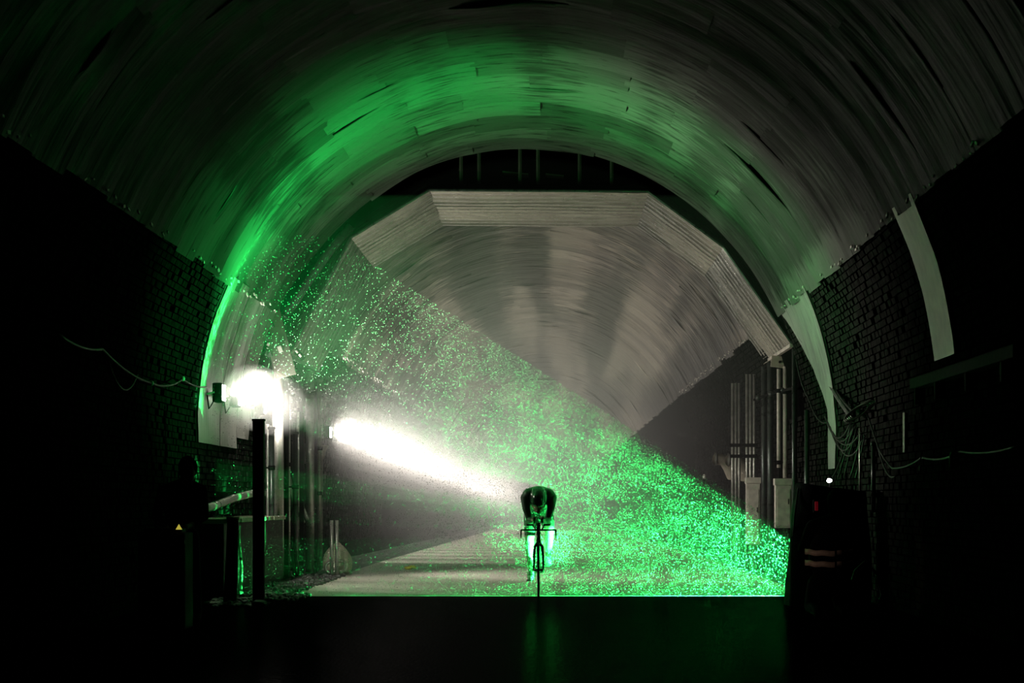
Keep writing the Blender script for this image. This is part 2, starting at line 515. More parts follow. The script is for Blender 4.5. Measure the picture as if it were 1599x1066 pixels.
# pale sheets that run down over the brick
def strip(name, side, y0, y1, za, parent, m=M['strip'], seed=0.0, n=16, off=0.02, taper=1.0):
    mb = MB(); ys = [y0 + (y1 - y0) * j / 10 for j in range(11)]
    pts = []
    t = T0 + R(0.5)
    while t > 0:
        x, z = prof(t, off); 
        if z < za: break
        pts.append((x, z)); t -= R(1.6)
    z = min(pts[-1][1] - 0.1, ZC)
    while z > za:
        pts.append((prof(0, off)[0], z)); z -= 0.15
    vs = []; uvs = []
    for j, yy in enumerate(ys):
        for i, (x, z) in enumerate(pts):
            y = y0 + (yy - y0) * (1 - (1 - taper) * min(1.0, 1.5 * i / len(pts)))
            d = 0.02 * noise.noise(Vector((i * 0.25 + seed, y * 1.9, seed)))
            xx = x + d
            if side < 0: xx = 2 * XC - xx
            vs.append((xx, y, z)); uvs.append((i * 0.1, y))
    n = len(pts); fs = []
    for j in range(10):
        for i in range(n - 1): fs.append((j * n + i, j * n + i + 1, (j + 1) * n + i + 1, (j + 1) * n + i))
    b = len(vs)
    for i in range(n):
        x, y, z = vs[i]; vs.append((x + side * 0.03, y, z)); uvs.append(uvs[i])
    for i in range(n - 1): fs.append((i, i + 1, b + i + 1, b + i))
    mb.add(vs, fs, None, uvs)
    return mb.build(name, m, parent, True, clean=False)
for (side, y0, y1, za, sd) in ((-1, 29.38, 31.3, 1.85, 1), (-1, 31.35, 32.9, 1.75, 2), (-1, 32.95, YP, 1.95, 7),
                               (1, 30.7, YP, 1.45, 4), (1, 21.5, 22.65, 2.40, 5)):
    s_ = strip('wall_sheet', side, y0, y1, za, wall_left if side < 0 else wall_right, M['strip'] if y0 < 29 else M['wall_liner'], sd, taper=0.22 if side > 0 and y0 > 29 else 1.0)
q_ = at(1412, 675, 24.2)
MB().box((q_.x + .01, 24.2, q_.z), (.035, .12, .40), bev=.004).build('wall_plate', M['strip'], wall_right)
# ------------------------------------------------------------------ floor
def slab(mb, x0, x1, y0, y1, z=0.0, ny=1):
    ys = [y0 + (y1 - y0) * j / ny for j in range(ny + 1)]
    vs = []; fs = []
    for y in ys: vs += [(x0, y, z + drop(y)), (x1, y, z + drop(y))]
    for j in range(ny): fs.append((2 * j, 2 * j + 1, 2 * j + 3, 2 * j + 2))
    mb.add(vs, fs); return mb
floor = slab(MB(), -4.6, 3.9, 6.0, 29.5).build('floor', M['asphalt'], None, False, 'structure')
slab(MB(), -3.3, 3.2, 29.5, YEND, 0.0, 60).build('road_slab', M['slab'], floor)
slab(MB(), -4.6, -3.3, 29.5, YEND, -0.02, 60).build('left_gutter', M['kerb'], floor)
slab(MB(), 3.2, 3.9, 29.5, YEND, -0.02, 60).build('right_gutter', M['kerb'], floor)

# masonry bench along the left wall
tr = MB().box((-4.12, 31.4, 0.45), (0.56, 6.2, 0.90), bev=0.01).build('trim_1', M['kerb'], None, False, 'structure')
mb = MB(); rr = random.Random(2)
y = 28.35
while y < 34.4:
    L = rr.uniform(0.5, 0.8)
    mb2 = MB().box((-4.12 + rr.uniform(-.01, .01), y + L / 2, 0.925), (0.62, L - 0.02, 0.05), bev=0.006)
    mb2.build('coping_slab', M['tape'], tr); y += L

# ballast and rubble on the left
mb = MB(); rr = random.Random(9)
for k in range(900):
    y = rr.uniform(26.8, 37); x = rr.uniform(-3.84, -3.2 if y > 29.6 else -2.95 - (0.0 if y > 28 else .4))
    s = rr.uniform(0.012, 0.05) * (1.3 if rr.random() < .1 else 1)
    mb.ell((x, y, s * 0.4), (s, s * rr.uniform(.7, 1.3), s * rr.uniform(.5, .9)), Matrix.Rotation(rr.uniform(0, 3), 3, 'Z'), 5, 4)
tag(mb.build('loose_stones', M['stone'], None), 'dark loose stones lying along the foot of the left wall', 'rubble', kind='stuff')

# ------------------------------------------------------------------ corrugated shelter ring
ringpx = [(452, 552), (548, 371), (670, 297), (1012, 299), (1130, 386), (1236, 536)]
RP = [at(px, py, YR) for px, py in ringpx]
ring = thing('corrugated_shelter', (XC, YR, 0), 'eight-sided corrugated steel canopy ring spanning the tunnel behind the rider', 'shelter')
def corr_panel(p, q, name='corrugated_panel', y0=YR, y1=YRE, pitch=0.40, cuts=(0, 1), amp=0.05):
    """sheet between section points p and q, ridges running round the arch"""
    out = []
    p = Vector((p.x, 0, p.z)); q = Vector((q.x, 0, q.z)); d = q - p; nrm = Vector((-d.z, 0, d.x)).normalized()
    c0 = Vector((XC, 0, 2.4))
    if (c0 - p).dot(nrm) < 0: nrm = -nrm
    n = int((y1 - y0) / pitch * 8)
    for a, b in zip(cuts[:-1], cuts[1:]):
        mb = MB(); vs = []; uvs = []; K = 6; ov = rng.uniform(-0.012, 0.012)
        for j in range(n + 1):
            y = y0 + (y1 - y0) * j / n
            h = amp * max(-0.6, min(0.6, math.sin(2 * PI * (y - y0) / pitch) * 1.1))
            for i in range(K + 1):
                t = a + (b - a) * i / K
                wob = 0.018 * noise.noise(Vector((t * 3 + p.x, y * 0.9, p.z)))
                pt = p + d * t + nrm * (h + wob + ov)
                vs.append((pt.x, y, pt.z)); uvs.append((t * d.length + p.x * 3, y))
        fs = []
        for j in range(n):
            for i in range(K):
                fs.append((j * (K + 1) + i, j * (K + 1) + i + 1, (j + 1) * (K + 1) + i + 1, (j + 1) * (K + 1) + i))
        mb.add(vs, fs, None, uvs)
        out.append(mb.build(name, M['ring'], ring, False, clean=False))
    return out
corr_panel(RP[0], RP[1]); corr_panel(RP[1], RP[2]); corr_panel(RP[2], RP[3], cuts=(0, 0.35, 1.0))
corr_panel(RP[3], RP[4]); corr_panel(RP[4], RP[5])
for k in range(5):      # front edge angle and hoops
    a, b = RP[k], RP[k + 1]
    mb = MB().tube([a + Vector((0, -0.03, 0)), b + Vector((0, -0.03, 0))], 0.022, 6)
    mb.build('edge_angle', M['dpipe'], ring)
    o_ = Vector((0, 0, 0.1))
    for yy in (YR + 0.25, YR + 2.2, YRE - 0.2):
        ca = Vector((XC, yy, 2.4))
        pa = Vector((a.x, yy, a.z)); pb = Vector((b.x, yy, b.z))
        pa += (pa - ca).normalized() * 0.10; pb += (pb - ca).normalized() * 0.10
        MB().tube([pa, pb], 0.04, 6).build('hoop_bar', M['black'], ring)
for px in (720, 748, 812, 840, 905, 955):          # hangers between hoop and vault
    p = at(px, 292, YR + 0.3); MB().tube([p, p + Vector((0, 0, 0.62))], 0.03, 6).build('hanger', M['timber'], ring)
for side, P_ in ((-1, RP[0]), (1, RP[5])):
    for yy in (YR + 0.06, YR + 2.2, YRE - 0.1):
        MB().box((P_.x + side * 0.05, yy, P_.z / 2 - 0.01), (0.07, 0.07, P_.z), bev=0.006).build('post', M['black'], ring)
    MB().box((P_.x, (YR + YRE) / 2, P_.z - 0.03), (0.05, YRE - YR, 0.05)).build('eaves_rail', M['white'] if side > 0 else M['dpipe'], ring)
# two pale scraps of sheet hanging in the gap over the ring
for (x0, x1, yy) in ((785, 825, 274), (852, 880, 277)):
    a = at(x0, yy, YR + 0.8); b = at(x1, yy - 4, YR + 0.8)
    mb = MB().box((a + b) / 2, ((b - a).length, 0.3, 0.02), Matrix.Rotation(0.1, 3, 'Y'))
    mb.build('loose_flashing', M['strip'], ring)
# added black sheet standing in for the shade in the gap outside the ring
mb = MB(); n = 40; vs = []; fs = []
def ring_at(a):         # point of the ring polygon in direction a from (XC, 2.4)
    c = Vector((XC, 2.4)); d = Vector((math.cos(a), math.sin(a)))
    for p, q in zip(RP[:-1], RP[1:]):
        p2 = Vector((p.x, p.z)); q2 = Vector((q.x, q.z)); e = q2 - p2
        den = d.x * e.y - d.y * e.x
        if abs(den) < 1e-9: continue
        t = ((p2.x - c.x) * e.y - (p2.y - c.y) * e.x) / den; u = ((p2.x - c.x) * d.y - (p2.y - c.y) * d.x) / den
        if t > 0 and -0.001 <= u <= 1.001: return c + d * t
    return c + d * 3.9
for i in range(n + 1):
    a = R(14) + (PI - 2 * R(14)) * i / n
    p = ring_at(a); d = Vector((math.cos(a), math.sin(a)))
    p = p + d * 0.05
    o_ = Vector((XC, 2.4)) + d * 5.4
    vs += [(p.x, YRE - 0.9, p.y), (o_.x, YRE - 0.9, o_.y)]
for i in range(n): fs.append((2 * i, 2 * i + 1, 2 * i + 3, 2 * i + 2))
mb.add(vs, fs); mb.build('gap_shade', M['void'], ceiling)

# ------------------------------------------------------------------ haze
mb = MB()
ys = [YP + 0.3, YEND - 0.5]
vs = []; n = 24
secs = [(-4.25, -1.4), (3.5, -1.4)] + [prof(T0 * 0 + (PI) * i / n, -0.06) for i in range(n + 1)]
for y in ys: vs += [(x, y, z) for x, z in secs]
m_ = len(secs)
fs = [(i, (i + 1) % m_, m_ + (i + 1) % m_, m_ + i) for i in range(m_)]
# order: bottom-left, bottom-right, then arch right -> left
fs += [tuple(range(m_))[::-1], tuple(range(m_, 2 * m_))]
mb.add(vs, fs)
hz = mb.build('tunnel_haze', haze_mat('haze', HAZE_D), None, kind='stuff')
tag(hz, 'thin white haze hanging in the tunnel beyond the rider', 'haze')

# thicker white fog drawn out along the row of floodlights
for k, (rad, dn) in enumerate(((0.25, PLUME_D), (0.38, PLUME_D * 0.45), (0.55, PLUME_D * 0.3), (0.75, PLUME_D * 0.18), (1.0, PLUME_D * 0.1), (1.3, PLUME_D * 0.06))):
    pts = [(-3.9 + 0.55 * rad, y, 2.46 + drop(y)) for y in (41.0, 43, 48, 60, 80, 120, 180, 245)]
    mb = MB().tube(pts, [rad * (0.75 if i == 0 else 1.0) for i in range(8)], 20)
    o = mb.build('fog_glare', haze_mat('fog_glare', dn), None, kind='stuff')
    tag(o, 'thick white glowing fog drawn out along the row of floodlights', 'fog')
    if k == 1:
        o = MB().tube([(-3.75, y, 2.46) for y in (29.1, 29.5, 30.2, 32.0, 33.6, 34.4, 34.8)], [.06, .28, .42, .42, .42, .28, .06], 18).build('fog_glare', haze_mat('fog_glare', dn * 2.0), None, kind='stuff')  # added fog tube in place of lens glare
        tag(o, 'added veil of fog standing in for lens glare round the three nearest floodlights', 'fog')
# mist in the laser fan: fine drops, drifting in clumps
rd = random.Random(21)
mb = MB(); octv = [Vector(v) for v in ((1, 0, 0), (-1, 0, 0), (0, 1, 0), (0, -1, 0), (0, 0, 1), (0, 0, -1))]
octf = [(0, 2, 4), (2, 1, 4), (1, 3, 4), (3, 0, 4), (2, 0, 5), (1, 2, 5), (3, 1, 5), (0, 3, 5)]
cnt = 0
for k in range(600000):
    x = rd.uniform(-4.15, 3.05); z = rd.uniform(0.01, 4.4)
    # cloud cut along the laser's upper edge, its lit shape built in
    if z - 0.62 > (3.02 - x) * 0.64 + 0.1: continue
    dens = 1.0
    dens *= 0.72 + 0.6 * noise.noise(Vector((x * 1.7, z * 2.1, 1.0))) + 0.5 * noise.noise(Vector((x * 5, z * 6, 9.0)))
    q_ = min(1.0, max(0.0, (x + 2.4) / 3.2)); dens *= (0.05 if z > 1.0 else 0.16) + 0.84 * q_ * q_ * (3 - 2 * q_)
    if rd.random() > dens: continue
    r = rd.choice((0.0028, 0.0034, 0.004, 0.005, 0.0065))
    c = Vector((x, LASER_Y + rd.uniform(-0.17, 0.17), z + r))
    rot = Matrix.Rotation(rd.uniform(0, 3), 3, (rd.random(), rd.random(), rd.random() + .1))
    b = len(mb.v); mb.v += [c + rot @ (v * r) for v in octv]; mb.f += [tuple(i + b for i in f) for f in octf]
    cnt += 1
    if cnt >= 85000: break
mb.uv = [(0, 0)] * len(mb.v)
print('DROPS', cnt)
ms = mb.build('mist_drops', M['drop'], None, True, clean=False)
tag(ms, 'fine speckled mist drops glowing green in the laser fan', 'mist', kind='stuff')
# smooth finer mist of the same fan
mb = MB().box((-0.55, LASER_Y, 2.45), (7.1, 0.36, 4.86))
def fan_mat():
    m = haze_mat('fan_mist', 0.5)
    nt = m.node_tree; v = [n for n in nt.nodes if n.type == 'VOLUME_SCATTER'][0]
    tc = nt.nodes.new('ShaderNodeTexCoord'); nz = nt.nodes.new('ShaderNodeTexNoise')
    nz.inputs['Scale'].default_value = 0.9; nz.inputs['Detail'].default_value = 3
    nt.links.new(tc.outputs['Object'], nz.inputs['Vector'])
    sx = nt.nodes.new('ShaderNodeSeparateXYZ'); nt.links.new(tc.outputs['Object'], sx.inputs[0])
    a = mth(nt, 'MULTIPLY_ADD', nz.outputs['Fac'], 1.8, -0.25)
    n2 = nt.nodes.new('ShaderNodeClamp'); nt.links.new(a, n2.inputs[0]); n2.inputs[1].default_value = 0.15
    nt.links.new(mth(nt, 'MULTIPLY', n2.outputs[0], FAN_D), v.inputs['Density'])
    m.cycles.volume_sampling = 'MULTIPLE_IMPORTANCE'
    return m
fm = mb.build('fan_mist', fan_mat(), None, kind='stuff')
tag(fm, 'smooth thin mist drifting in the laser fan across the tunnel', 'mist')

# ------------------------------------------------------------------ floodlights along the left wall
def make_flood(loc, label, group):
    t = thing('floodlight', loc, label, 'floodlight', group)
    x, y, z = loc
    hd = MB().box((x, y, z), (0.12, 0.30, 0.24), bev=0.02).build('lamp_housing', M['black'], t)
    MB().box((x + 0.064, y, z), (0.012, 0.25, 0.19), bev=0.004).build('lamp_glass', M['lamp'], hd)
    MB().tube([(x - 0.03, y - 0.17, z), (x - 0.12, y - 0.17, z - 0.02), (x - 0.12, y + 0.17, z - 0.02), (x - 0.03, y + 0.17, z)], 0.012, 6).build('bracket', M['zinc'], t)
    MB().tube([(x - 0.06, y, z - 0.1), (x - 0.12, y, z - 0.2), (x - 0.16, y, z + 0.1)], 0.01, 6).build('flex', M['cable'], t)
    return t
flood_y = [29.95, 31.5, 34.25, 44.4, 48.6, 37.4] + [52.5 + 4 * k for k in range(13)] + [108 + 8 * k for k in range(14)]
flab = ['floodlight on the left wall nearest the camera, at the end of the slack cable',
        'second floodlight on the left wall, between the nearest one and the black post',
        'third floodlight on the left wall, glaring just above the black post',
        'fourth floodlight on the left wall, just past the bundle of pipes',
        'fifth floodlight on the left wall, where the white beam of haze starts',
        'floodlight half hidden behind the pipes on the left wall']
proto = None
for i, y in enumerate(flood_y):
    z = (2.50 if y < 40 else 2.42) + drop(y)
    loc = (-4.13, y, z)
    lab = flab[i] if i < 6 else 'distant floodlight of the row melting into the white haze on the left wall'
    if proto is None:
        o = proto = make_flood(loc, lab, 'floodlights along the left wall')
    else:
        o = copy_tree(proto); o.location = loc; o['label'] = lab
        if i >= 6: o['group'] = 'distant floodlights in the haze'
    e = FLOOD_W * (0.25 if i < 3 else 1.0 if i < 6 else 1.5)
    e = FLOOD_W * ((2.6, 0.3, 0.4, 0.7, 0.8, 0.9)[i] if i < 6 else 1.0 if y < 105 else 4.0)
    if i == 0: point_spot('flood_beam', (loc[0] + 0.14, y, z), (loc[0] + 3, y + 2.5, z + 0.6), e * 0.06, FLOOD_COL, R(140), 0.3, 0.08)
    if i == 0: aim, size = (3.1, 28.2, 4.6), R(70)       # the first one is turned across the tunnel to light the near right side
    elif i < 3: aim, size = (loc[0] + 3, y + 3.4, z + 0.5), R(150)
    elif i == 5: aim, size = (loc[0] + 3, y + 0.5, z - 0.3), R(108)
    else: aim, size = (loc[0] + 3, y + 4.0, z + 1.0), R(150)
    point_spot('flood_beam', (loc[0] + 0.14, y, z), aim, e, FLOOD_COL, size, 1.0 if i == 0 else 0.6, 0.08)

#@@THINGS@@
# ------------------------------------------------------------------ figures
def body_mesh(name, joints, edges, extra, parent, mats, assign, voxel=0.012, loc=Vector((0, 0, 0))):
    """flesh out a skeleton with tapered limbs, fuse extra lumps into it, return one continuous mesh"""
    sk = MB()
    for a_, b_ in edges:        # tapered limbs, with a ball at every joint
        (p0, r0), (p1, r1) = joints[a_], joints[b_]
        sk.tube([p0, p0.lerp(p1, 0.5), p1], [r0, (r0 + r1) / 2 * 1.02, r1], 14)
    for k_ in joints: sk.ell(joints[k_][0], (joints[k_][1],) * 3, None, 14, 10)
    bm = bmesh.new()
    base = [bm.verts.new(v) for v in sk.v]
    for f in sk.f:
        vs = []
        for i in f:
            if base[i] not in vs: vs.append(base[i])
        if len(vs) > 2: bm.faces.new(vs)
    for (c, r, rot, fn) in extra:
        e = MB().ell(c, r, rot, 20, 14, fn)
        base = [bm.verts.new(v) for v in e.v]
        for f in e.f:
            vs = []
            for i in f:
                if base[i] not in vs: vs.append(base[i])
            if len(vs) > 2: bm.faces.new(vs)
    bmesh.ops.remove_doubles(bm, verts=bm.verts, dist=0.0004)
    bmesh.ops.recalc_face_normals(bm, faces=bm.faces)
    m2 = bpy.data.meshes.new(name); bm.to_mesh(m2); bm.free()
    o = bpy.data.objects.new(name, m2); COL.objects.link(o)
    rm = o.modifiers.new('fuse', 'REMESH'); rm.mode = 'VOXEL'; rm.voxel_size = voxel; rm.use_smooth_shade = True
    sm = o.modifiers.new('soft', 'SMOOTH'); sm.factor = 0.5; sm.iterations = 4
    dg = bpy.context.evaluated_depsgraph_get(); dg.update()
    m3 = bpy.data.meshes.new_from_object(o.evaluated_get(dg))
    bpy.data.objects.remove(o)
    m3.materials.clear()
    for m in mats: m3.materials.append(m)
    for p in m3.polygons:
        p.material_index = assign(p.center); p.use_smooth = True
    og = origin_of(parent)
    for v in m3.vertices: v.co -= og
    m3.uv_layers.new(name='uv')
    m3.name = name
    o = bpy.data.objects.new(name, m3); COL.objects.link(o); o.parent = parent
    ORIGIN[o.name] = og
    return o
V = Vector
# ---- the rider
BX = (841 - VPX) / (F_PX / 29.2)
def B(x, y, z): return V((BX + x, y, z))
rider = thing('cyclist', B(0, 29.6, 0), 'rider crouched low over a time-trial bicycle in dark skinsuit and long aero helmet', 'person')
J = {'pelvis': (B(0, 29.88, 1.06), 0.125), 'spine': (B(0, 29.70, 1.17), 0.125), 'chest': (B(0, 29.48, 1.215), 0.125),
     'collar': (B(0, 29.34, 1.20), 0.105), 'neck': (B(0, 29.22, 1.17), 0.06), 'head': (B(0, 29.13, 1.15), 0.065)}
E = [('pelvis', 'spine'), ('spine', 'chest'), ('chest', 'collar'), ('collar', 'neck'), ('neck', 'head')]
for s, n in ((1, 'l'), (-1, 'r')):
    J['sh' + n] = (B(s * 0.155, 29.35, 1.20), 0.068)
    J['ua' + n] = (B(s * 0.150, 29.29, 1.07), 0.047)
    J['el' + n] = (B(s * 0.105, 29.25, 0.925), 0.038)
    J['fa' + n] = (B(s * 0.09, 29.13, 0.925), 0.037)
    J['wr' + n] = (B(s * 0.055, 28.99, 0.935), 0.024)
    J['ha' + n] = (B(s * 0.050, 28.93, 0.945), 0.03)
    J['hip' + n] = (B(s * 0.085, 29.86, 0.99), 0.10)
    E += [('collar', 'sh' + n), ('sh' + n, 'ua' + n), ('ua' + n, 'el' + n), ('el' + n, 'fa' + n), ('fa' + n, 'wr' + n), ('wr' + n, 'ha' + n), ('pelvis', 'hip' + n)]
    if s > 0: kn, an, toe = B(0.135, 29.46, 0.80), B(0.115, 29.80, 0.50), B(0.115, 29.66, 0.41)
    else: kn, an, toe = B(-0.115, 29.44, 0.70), B(-0.095, 29.60, 0.315), B(-0.10, 29.46, 0.245)
    hip = J['hip' + n][0]
    J['th' + n] = (hip.lerp(kn, 0.5), 0.083); J['kn' + n] = (kn, 0.055)
    J['ca' + n] = (kn.lerp(an, 0.35) + V((0, 0.02, 0)), 0.055); J['an' + n] = (an, 0.034); J['toe' + n] = (toe, 0.034)
    E += [('hip' + n, 'th' + n), ('th' + n, 'kn' + n), ('kn' + n, 'ca' + n), ('ca' + n, 'an' + n), ('an' + n, 'toe' + n)]
    for f in range(4):      # fingers curled round the extension grips
        a = B(s * (0.034 + 0.001 * f), 28.905 - 0.018 * f + 0.02, 0.965 + 0.003 * f)
        J[f'f{f}a' + n] = (B(s * 0.066, 28.935 - 0.02 * f, 0.955), 0.009)
        J[f'f{f}b' + n] = (B(s * 0.052, 28.93 - 0.02 * f, 0.977), 0.008)
        J[f'f{f}c' + n] = (B(s * 0.030, 28.93 - 0.02 * f, 0.955 - 0.002 * f), 0.0075)
        E += [('ha' + n, f'f{f}a' + n), (f'f{f}a' + n, f'f{f}b' + n), (f'f{f}b' + n, f'f{f}c' + n)]
    J['tha' + n] = (B(s * 0.026, 28.955, 0.965), 0.010); J['thb' + n] = (B(s * 0.022, 28.92, 0.975), 0.009)
    E += [('ha' + n, 'tha' + n), ('tha' + n, 'thb' + n)]
hd = B(0, 29.11, 1.12)
tilt = Matrix.Rotation(R(-18), 3, 'X')
extra = [(hd, (0.072, 0.092, 0.112), tilt, None),
         (hd + V((0, -0.088, -0.012)), (0.013, 0.022, 0.026), None, None),     # nose
         (hd + V((0, -0.062, -0.085)), (0.036, 0.034, 0.028), None, None),     # chin
         (hd + V((0, -0.082, -0.052)), (0.024, 0.012, 0.006), None, None),     # lips
         (hd + V((0.072, 0.01, -0.01)), (0.012, 0.02, 0.032), None, None),
         (hd + V((-0.072, 0.01, -0.01)), (0.012, 0.02, 0.032), None, None),
         (B(0, 29.52, 1.25), (0.17, 0.26, 0.09), Matrix.Rotation(R(-6), 3, 'X'), None),   # rounded back
         (B(0.10, 29.36, 1.235), (0.10, 0.10, 0.085), None, None), (B(-0.10, 29.36, 1.235), (0.10, 0.10, 0.085), None, None)]
def asg(c):
    if (c - hd).length < 0.125 and c.y < 29.2: return 1
    if c.y < 29.02 and c.z > 0.9: return 1
    if c.z < 0.74 and c.z > 0.33: return 1
    if abs((c - J['knl'][0]).length) < 0.07: return 1
    return 0
rb_ = body_mesh('body', J, E, extra, rider, [M['suit'], M['skin']], asg, 0.0085)
def tear(p):
    q_ = p.copy()
    if q_.y > 0: q_.x *= (1 - 0.55 * q_.y); q_.z *= (1 - 0.45 * q_.y)
    return q_
hrot = Matrix.Rotation(R(14), 3, 'X')
hel = MB().ell(B(0, 29.19, 1.205), (0.108, 0.225, 0.142), hrot, 28, 18, tear).build('helmet', M['shell'], rider, True)
for s in (1, -1):
    pts = []
    for k in range(15):
        a = R(-62 + 150 * k / 14)
        p = V((s * 0.072, -math.cos(a) * 0.225 * 0.80, math.sin(a) * 0.142 * 0.80))
        q_ = p.copy(); k_ = math.sqrt(max(0.0, 1 - (0.072 / 0.108) ** 2)) / 0.80
        q_.y *= k_; q_.z *= k_
        if q_.y > 0: q_.z *= (1 - 0.45 * q_.y / 0.225); q_.x *= (1 - 0.55 * q_.y / 0.225)
        pts.append(B(0, 29.19, 1.205) + hrot @ q_)
    MB().tube(pts, 0.004, 5).build('helmet_seam', M['glint'], hel, True)
def vis(p):
    q_ = p.copy(); q_.y = min(q_.y, 0.2); return q_
MB().ell(B(0, 29.065, 1.145), (0.082, 0.075, 0.062), Matrix.Rotation(R(10), 3, 'X'), 20, 12, vis).build('visor', M['carbon'], hel, True)
for s, n in ((1, 'l'), (-1, 'r')):
    an, toe = J['an' + n][0], J['toe' + n][0]
    d = (toe - an)
    mid = an.lerp(toe, 0.62) + V((0, 0, -0.012))
    rot = Matrix.Rotation(math.atan2(d.z, -d.y) * -1.0 * -1, 3, 'X')
    MB().ell(mid, (0.046, 0.135, 0.042), Matrix.Rotation(-math.atan2(-d.z, -d.y) * -1, 3, 'X'), 16, 10).build('shoe', M['white'], rider, True)

# ---- the bicycle
bike = thing('time_trial_bicycle', B(0, 29.55, 0), 'black time-trial bicycle seen head on, front wheel on the green laser line', 'bicycle')
def wheel(name, yc, disc):
    c = B(0, yc, 0.335)
    Rr = 0.335
    prof_t = [(Rr - 0.022, -0.010), (Rr - 0.012, -0.0125), (Rr - 0.003, -0.008), (Rr, 0.0), (Rr - 0.003, 0.008), (Rr - 0.012, 0.0125), (Rr - 0.022, 0.010)]
    tire = MB().lathe(prof_t, c, 'X', 48).build('tire', M['cloth'], bike, True)
    depth = 0.055 if not disc else 0.29
    rp = [(Rr - 0.022, -0.010), (Rr - 0.022 - depth * 0.5, -0.013), (Rr - 0.022 - depth, -0.004), (Rr - 0.022 - depth, 0.004), (Rr - 0.022 - depth * 0.5, 0.013), (Rr - 0.022, 0.010)]
    rim = MB().lathe(rp, c, 'X', 48).build('disc_wheel' if disc else 'rim', M['carbon'], bike, True)
    MB().tube([c + V((-0.055, 0, 0)), c + V((0.055, 0, 0))], 0.018, 12).build('hub', M['zinc'], bike, True)
    if not disc:
        for k in range(16):
            a = 2 * PI * k / 16; sd = 0.025 if k % 2 else -0.025
            MB().tube([c + V((sd, 0.016 * math.cos(a), 0.016 * math.sin(a))), c + V((0, 0.262 * math.cos(a + .05), 0.262 * math.sin(a + .05)))], 0.0018, 4).build('spoke', M['zinc'], rim)
wheel('front_wheel', 29.03, False); wheel('rear_wheel', 30.02, True)
fr = MB()
HT0, HT1, BB, SC_ = B(0, 29.10, 0.66), B(0, 29.135, 0.78), B(0, 29.63, 0.285), B(0, 29.80, 0.80)
def slabtube(mb, a, b, w_, h_):     # aero-section tube
    d = (b - a); rot = d.to_track_quat('Z', 'X').to_matrix()
    mb.box((a + b) / 2, (h_ if False else w_, h_, d.length), rot, bev=min(w_, h_) * 0.3)
for a, b, w_, h_ in ((HT0, HT1, .042, .07), (HT1 + V((0, .02, -.03)), SC_ + V((0, 0, -.05)), .034, .05), (HT0 + V((0, .02, .02)), BB, .04, .075), (BB, SC_, .034, .08)):
    mb_ = fr; mb_.tube([a, b], [w_ * 0.62, w_ * 0.62], 12)
for s in (1, -1):
    fr.tube([BB + V((s * .03, .02, 0)), B(s * .062, 30.02, .335)], 0.011, 8)
    fr.tube([SC_ + V((0, 0, -.12)), B(s * .06, 30.02, .335)], 0.009, 8)
fr.build('frame', M['carbon'], bike, True)
fk = MB().tube([HT0 + V((0, 0, 0.03)), HT0 + V((0, -.01, -.03))], 0.03, 12)
for s in (1, -1):
    fk.tube([HT0 + V((s * .012, 0, 0)), HT0 + V((s * .045, -.012, -.05)), B(s * .055, 29.04, .5), B(s * .056, 29.03, .335)], [.018, .018, .015, .010], 10)
fk.build('fork', M['carbon'], bike, True)
MB().tube([B(0, 29.80, .76), B(0, 29.84, .93)], 0.017, 10).build('seat_post', M['carbon'], bike, True)
MB().ell(B(0, 29.84, .945), (.065, .13, .024), None, 16, 8, lambda p: V((p.x * (0.35 + 0.65 * (p.y + 1) / 2), p.y, p.z))).build('saddle', M['carbon'], bike, True)
bar = MB().tube([B(-.208, 29.02, .805), B(-.20, 29.10, .812), B(-.06, 29.13, .81), B(.06, 29.13, .81), B(.20, 29.10, .812), B(.208, 29.02, .805)], 0.011, 8)
bb_ = bar.build('base_bar', M['carbon'], bike, True)
MB().tube([B(0, 29.13, .76), B(0, 29.13, .90)], 0.024, 12).build('stem', M['carbon'], bike, True)
for s in (1, -1):
    MB().tube([B(s * .208, 29.02, .815), B(s * .209, 29.0, .79), B(s * .209, 28.99, .715)], [.010, .010, .007], 8).build('brake_lever', M['carbon'], bike, True)
    MB().tube([B(s * .05, 29.22, .868), B(s * .05, 29.0, .885), B(s * .045, 28.86, .955)], 0.011, 8).build('extension_bar', M['carbon'], bike, True)
    MB().box(B(s * .10, 29.22, .872), (.09, .10, .02), bev=.008).build('arm_pad', M['cloth'], bike)
    MB().tube([B(s * .04, 29.13, .81), B(s * .07, 29.19, .868)], .01, 8).build('pad_riser', M['carbon'], bike)
ch = MB().lathe([(.100, 0), (.104, .003), (.098, .006), (.085, .004)], B(-.045, 29.63, .285), 'X', 36).build('chainring', M['carbon'], bike, True)
pr, pl = J['toer'][0] + V((0, 0, -0.05)), J['toel'][0] + V((0, 0, -0.05))
for s, p in ((-1, pr), (1, pl)):
    cdir = V((0, p.y - BB.y, p.z - BB.z)); cdir.normalize()
    pe = BB + cdir * 0.17
    MB().tube([BB + V((s * .05, 0, 0)), pe + V((s * .07, 0, 0))], [.015, .011], 8).build('crank_arm', M['carbon'], bike, True)
    MB().box(V((BX + s * .105, p.y, p.z)), (.08, .07, .018), bev=.006).build('pedal', M['black'], bike)
    MB().tube([pe + V((s * .06, 0, 0)), V((BX + s * .10, p.y, p.z))], .007, 6).build('pedal_axle', M['zinc'], bike)
MB().tube([B(0.01, 29.12, .80), B(.05, 28.95, .74), B(.02, 28.99, .66), B(.01, 29.08, .62)], .003, 5).build('brake_cable', M['cable'], bike)

